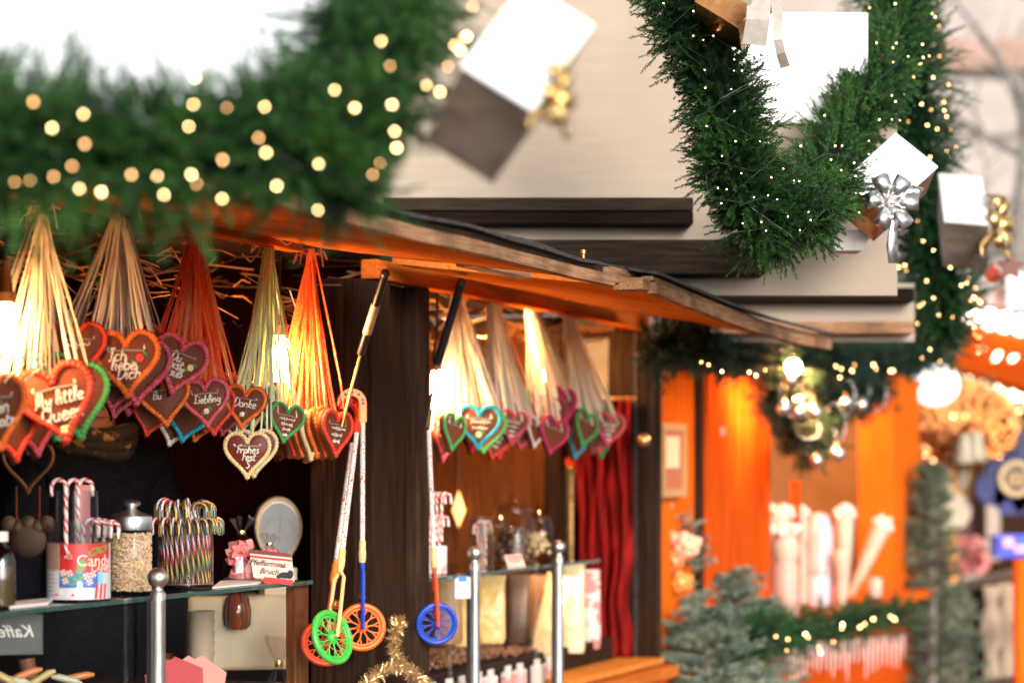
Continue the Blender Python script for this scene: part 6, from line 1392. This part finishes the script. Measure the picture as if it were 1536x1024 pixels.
# ------------------------------------------------------------------ far right: lit awning, banners, railing
Yr = 17.0
t = thing('lit_awning', 'orange awning with rows of glowing white tubes at the right picture edge', 'awning', at(1500, 560, Yr))
w = MB(); a = at(1418, 548, Yr); P0 = [at(1428, 560, Yr), at(1560, 600, Yr-1.5), at(1600, 530, Yr), at(1455, 500, Yr+1.2)]
w.add(P0+[p+V((0, 0, .05)) for p in P0], [(3, 2, 1, 0), (4, 5, 6, 7), (0, 1, 5, 4), (1, 2, 6, 5), (2, 3, 7, 6), (3, 0, 4, 7)]); obj('canopy', w, M['hutred'], t, world=True)
me_tube = None
for k in range(6):
    a = P0[0].lerp(P0[1], (k+.3)/6)+V((0, -.06, -.04)); b2 = P0[3].lerp(P0[2], (k+.3)/6)+V((0, -.06, .0)); w = MB(); a2 = a.lerp(b2, .04); b3 = a.lerp(b2, .62)
    w.tube([a2, b3], .045, 10); obj('light_tube', w, glow('awning_glow%d' % k, (1, .80, .55), 5), t, world=True, smooth=True)
for k in range(7):
    p = P0[3].lerp(P0[2], k/6)+V((0, -.15, .12)); w = MB(); w.ell(p, .07, n=12, k=8); obj('globe', w, glow('globe_w%d' % k, (1, .86, .66), 4.5), t, world=True, smooth='all')
t = thing('white_lantern', 'big round white lantern left of the lit awning', 'lantern', at(1402, 577, 15.0)); w = MB(); w.ell((0, 0, 0), .15, .15, .13, 20, 12); obj('globe', w, glow('lantern_glow', (1.0, .93, .9), 1.1), t, smooth='all')
w = MB(); w.tube([(0, 0, .13), (0, 0, .6)], .01, 6); w.lathe([(.05, .125), (.03, .15), (0, .155)], 12); obj('cord', w, M['dsteel'], t)
# copper garland with lights
gH, PH = garland('glowing copper coloured garland looped under the lit awning', 'garland', [at(1362, 615, 15.5), at(1385, 640, 15.5), at(1415, 610, 15.5), at(1440, 600, 15.5), at(1480, 615, 15.5), at(1500, 640, 15.5), at(1470, 660, 15.5), at(1420, 650, 15.5)], .09, 340, 20, .07, .007, 'needle_far', GG, sl=(.08, .14), core='copper')
gH2, PH2 = garland('second copper tinsel loop left of the brass bells', 'garland', [at(1360, 640, 15.2), at(1385, 670, 15.2), at(1410, 690, 15.2), at(1440, 672, 15.2), at(1475, 668, 15.2)], .07, 200, 20, .07, .007, 'copper', GG, sl=(.08, .14), core='copper')
lights('blurred orange lights scattered in the copper garland', PH, .12, 26, 'bulb_far', .007, 'fairy light strings', [at(x, y, 15.1) for x, y in ((1430,624),(1448,624),(1380,700),(1388,682),(1400,690),(1500,685),(1410,640),(1530,615))], cable=False)
bead_chain('copper bead chain looped over the far right garland', PH, .12, .03, pm('copper_beads', (.85, .36, .10), (.9, .5, .2), scale=4, rough=.25, metal=.8), off=V((0, -.1, 0)))
for k, (x, y) in enumerate(((1447, 672), (1464, 668))):
    t = thing('bell', ('left' if k == 0 else 'right')+' one of the two pale bells by the blue banner', 'bell', at(x, y, 15), group='pale bells by the blue banner'); w = MB(); w.lathe([(0, .09), (.03, .085), (.045, .04), (.06, -.06), (.075, -.09), (.07, -.09), (0, -.03)], 16); obj('shell', w, pm('bell%d' % k, (.30, .25, .17), rough=.35), t, smooth=True); w = MB(); w.ell((0, 0, -.1), .015, n=8, k=6); obj('clapper', w, M['brass'], t)
# cream star-topped sign
def fbox(name, label, cat, x0, x1, y0, y1, Y, th, mat, parts=(), group=None, bevel=.006):
    a, b2 = at(x0, y1, Y), at(x1, y0, Y); t = thing(name, label, cat, V(((a.x+b2.x)/2, Y, a.z)), group=group)
    w = MB(); w.box(a.x, b2.x, Y, Y+th, a.z, b2.z); obj('panel', w, mat, t, world=True, bevel=bevel)
    for nme, X0, X1, Y0, Y1, off_, m_ in parts:
        w = MB(); a, b2 = at(X0, Y1, Y-off_), at(X1, Y0, Y-off_); w.box(a.x, b2.x, Y-off_, Y-off_*.3, a.z, b2.z); obj(nme, w, m_, t, world=True)
    return t
m_cr = pm('sign_cream', (.42, .33, .22), (.48, .39, .28), scale=6, rough=.6); m_or = pm('sign_orange', (.75, .30, .04), rough=.5)
t = fbox('hanging_sign', 'orange and cream hanging sign with round lower lobe above the railing', 'sign', 1402, 1462, 690, 745, 15.8, .04, m_or, (('cream_panel', 1400, 1428, 700, 770, .03, m_cr), ('cream_panel', 1438, 1454, 690, 735, .03, m_cr)))
w = MB(); w.lathe([(0, -.02), (.125, -.02), (.125, .02), (0, .02)], 24, Matrix.Translation(at(1428, 766, 15.76)) @ rot(90, 0, 0)); obj('lobe', w, m_cr, t, world=True, smooth=True)
w = MB(); w.tube([at(1428, 790, 15.85), at(1428, 880, 15.85)], .035, 8); obj('stem', w, m_or, t, world=True)
w = MB(); w.tube([at(1430, 690, 15.8), at(1430, 560, 15.8)], .01, 6); obj('chain', w, M['dsteel'], t, world=True)
m_bb = pm('banner_blue', (.004, .007, .07), (.008, .013, .12), scale=5, rough=.6)
t = fbox('banner', 'dark blue scalloped banner with round gold crest at the right edge', 'banner', 1478, 1580, 640, 735, 15.6, .03, m_bb)
w = MB()
for k in range(4): w.lathe([(0, -.015), (.115, -.015), (.115, .015), (0, .015)], 20, Matrix.Translation(at(1490+26*k, 738+(8 if k in (1, 2) else -6), 15.62)) @ rot(90, 0, 0))
obj('scallop', w, m_bb, t, world=True)
w = MB(); w.tube([at(1524, 718, 15.57)+V((.10*math.cos(a), 0, .10*math.sin(a))) for a in [2*PI*i/24 for i in range(24)]], .018, 6, closed=True)
for k in range(5): w.tube([at(1512+6*k, 730, 15.57), at(1515+6*k, 706, 15.57)], .008, 5)
obj('crest', w, pm('crest_gold', (.62, .42, .2), rough=.5), t, world=True)
fbox('sign_box', 'small bright blue and pink box sign under the dark blue banner', 'sign', 1494, 1560, 802, 836, 15.5, .2, pm('sign_blue', (.015, .03, .5), (.03, .06, .65), scale=4, rough=.4), (('print', 1505, 1520, 806, 820, .02, m_pp), ('print', 1522, 1548, 818, 828, .02, m_pp)))
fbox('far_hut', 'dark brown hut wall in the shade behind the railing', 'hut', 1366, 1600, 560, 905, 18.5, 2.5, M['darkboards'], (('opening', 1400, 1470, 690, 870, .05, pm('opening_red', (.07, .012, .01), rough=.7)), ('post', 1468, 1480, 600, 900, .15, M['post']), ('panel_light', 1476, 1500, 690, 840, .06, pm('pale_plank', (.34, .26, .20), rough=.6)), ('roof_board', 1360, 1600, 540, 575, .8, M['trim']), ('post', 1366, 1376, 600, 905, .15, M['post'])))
# red poinsettia-like pile at the opening
t = thing('flower_pot', 'red flowering pot plant standing on the railing ledge', 'plant', at(1452, 872, 16.5)); w = MB()
for k in range(40): w.ell(rdir()*.13+V((0, 0, .16)), .035, .02, .035, 6, 5)
obj('blossom', w, pm('blossom_red', (.5, .04, .04), (.6, .3, .28), scale=9, rough=.6), t, smooth='all'); w = MB(); w.lathe([(.06, -.12), (.09, .05), (0, .05)], 14); obj('pot', w, m_cr, t, smooth=True)
# railing
t = thing('wooden_railing', 'pale wooden railing with flat balusters, low at the right edge', 'fence', at(1460, 1000, 14.5))
m_rl = pm('grey_rail', (.34, .27, .20), (.46, .38, .30), scale=5, st=(1, 8, 8), rough=.7)
Pa, Pb = at(1412, 886, 14.6), at(1580, 852, 13.2)
w = MB(); w.hexa([Pa+V((0, 0, -.03)), Pb+V((0, 0, -.03)), Pb+V((0, .12, -.03)), Pa+V((0, .12, -.03)), Pa+V((0, 0, .03)), Pb+V((0, 0, .03)), Pb+V((0, .12, .03)), Pa+V((0, .12, .03))]); obj('rail', w, m_rl, t, world=True, bevel=.006)
q = V((0, 0, -.60)); w = MB(); w.hexa([p+q for p in [Pa+V((0, 0, -.03)), Pb+V((0, 0, -.03)), Pb+V((0, .1, -.03)), Pa+V((0, .1, -.03)), Pa+V((0, 0, .03)), Pb+V((0, 0, .03)), Pb+V((0, .1, .03)), Pa+V((0, .1, .03))]]); obj('rail', w, m_rl, t, world=True)
for k in range(7):
    c = Pa.lerp(Pb, (k+.4)/7)+V((0, .05, 0)); w = MB(); w.prism([(-.045, -.57), (.045, -.57), (.03, -.42), (.065, -.3), (.03, -.15), (.045, -.035), (-.045, -.035), (-.03, -.15), (-.065, -.3), (-.03, -.42)], -.012, .012, M=Matrix.Translation(c)); obj('baluster', w, pm('baluster_%d' % k, (.62, .42, .28), (.7, .52, .36), scale=5, rough=.7), t, world=True)
for c in (Pa.lerp(Pb, .36),): w = MB(); w.box(c.x-.05, c.x+.05, c.y, c.y+.1, 0, c.z+.0-.031); obj('post', w, M['post'], t, world=True)
w = MB(); a = at(1530, 1024, 12.2); w.box(a.x-.015, a.x+.10, 12.2, 12.3, 0, CZ+(705-840)/FPX*12.2); o = obj('orange_pole', w, M['hut'], bevel=.006); props(o, 'orange painted pole cut by the right picture edge', 'pole')
# gingerbread star and red ball under the silver box
t = thing('star_ornament', 'brown star ornament hanging below the silver box at the right edge', 'ornament', at(1516, 400, 8.7)); w = MB(); w.prism([((.055 if k % 2 == 0 else .028)*math.sin(2*PI*k/10), (.055 if k % 2 == 0 else .028)*math.cos(2*PI*k/10)) for k in range(10)], 0, .012); obj('star', w, pm('star_brown', (.14, .04, .025), rough=.6), t, bevel=.003); w = MB(); w.tube([(0, .005, .05), (-.02, .005, .2)], .0015, 4); obj('string', w, M['black'], t)
t = thing('christmas_bauble', 'glossy red bauble below the silver box at the right edge', 'bauble', at(1490, 412, 8.8), scale=1.4); obj('ball', MB().ell((0, 0, 0), .022, n=16, k=10).mesh('ball', pm('red_ball', (.85, .12, .04), rough=.3, coat=.5), True), None, t); obj('cap', cme, None, t)
fbox('fascia_sign', 'reddish brown fascia board of a far stall under the pale building', 'sign', 1400, 1620, 432, 508, 21, .1, pm('fascia_red', (.22, .075, .06), (.32, .15, .11), scale=2, rough=.7), (('upright', 1482, 1490, 430, 506, .05, pm('upright_grey', (.5, .45, .42), rough=.6)), ('stripe', 1400, 1620, 452, 460, .04, pm('stripe_tan', (.42, .22, .15), rough=.6)), ('white_panel', 1512, 1560, 410, 462, .06, M['white'])))
# ------------------------------------------------------------------ light, sky, camera
wd = bpy.data.worlds.new('World'); scene.world = wd; wd.use_nodes = True; N, L = wd.node_tree.nodes, wd.node_tree.links
bg = N['Background']; sk = N.new('ShaderNodeTexSky'); sk.sky_type = 'NISHITA'; sk.sun_disc = False
SUN_E, SUN_A = math.radians(19), math.radians(160)
sk.sun_elevation = SUN_E; sk.sun_rotation = SUN_A; sk.air_density = 1.0; sk.dust_density = 3.0; sk.ozone_density = 1.0
hs_ = N.new('ShaderNodeHueSaturation'); hs_.inputs['Saturation'].default_value = .05; L.new(sk.outputs[0], hs_.inputs['Color']); L.new(hs_.outputs[0], bg.inputs[0]); bg.inputs[1].default_value = .15
sl = bpy.data.lights.new('sun', 'SUN'); sl.energy = 1.15; sl.angle = math.radians(18); sl.color = (1.0, .88, .74); so_ = bpy.data.objects.new('sun', sl); COL.objects.link(so_)
d = V((math.sin(SUN_A)*math.cos(SUN_E), math.cos(SUN_A)*math.cos(SUN_E), math.sin(SUN_E))); so_.rotation_euler = d.to_track_quat('Z', 'Y').to_euler()
cam = bpy.data.cameras.new('camera'); co = bpy.data.objects.new('camera', cam); COL.objects.link(co); scene.camera = co
co.location = (0, 0, CZ); co.rotation_euler = (math.radians(90), 0, 0); cam.lens = 85; cam.sensor_width = 36; cam.shift_y = (HY-512)/1536; cam.clip_end = 500; cam.clip_start = .05
cam.dof.use_dof = True; cam.dof.focus_distance = 5.85; cam.dof.aperture_fstop = 2.25
scene.view_settings.view_transform = 'Standard'; scene.view_settings.look = 'None'; scene.view_settings.exposure = 1.0; scene.view_settings.gamma = 1
cy = scene.cycles; cy.use_denoising = True; cy.max_bounces = 10; cy.transparent_max_bounces = 24; cy.diffuse_bounces = 3; cy.glossy_bounces = 4; cy.sample_clamp_indirect = 6; cy.caustics_reflective = False; cy.caustics_refractive = False
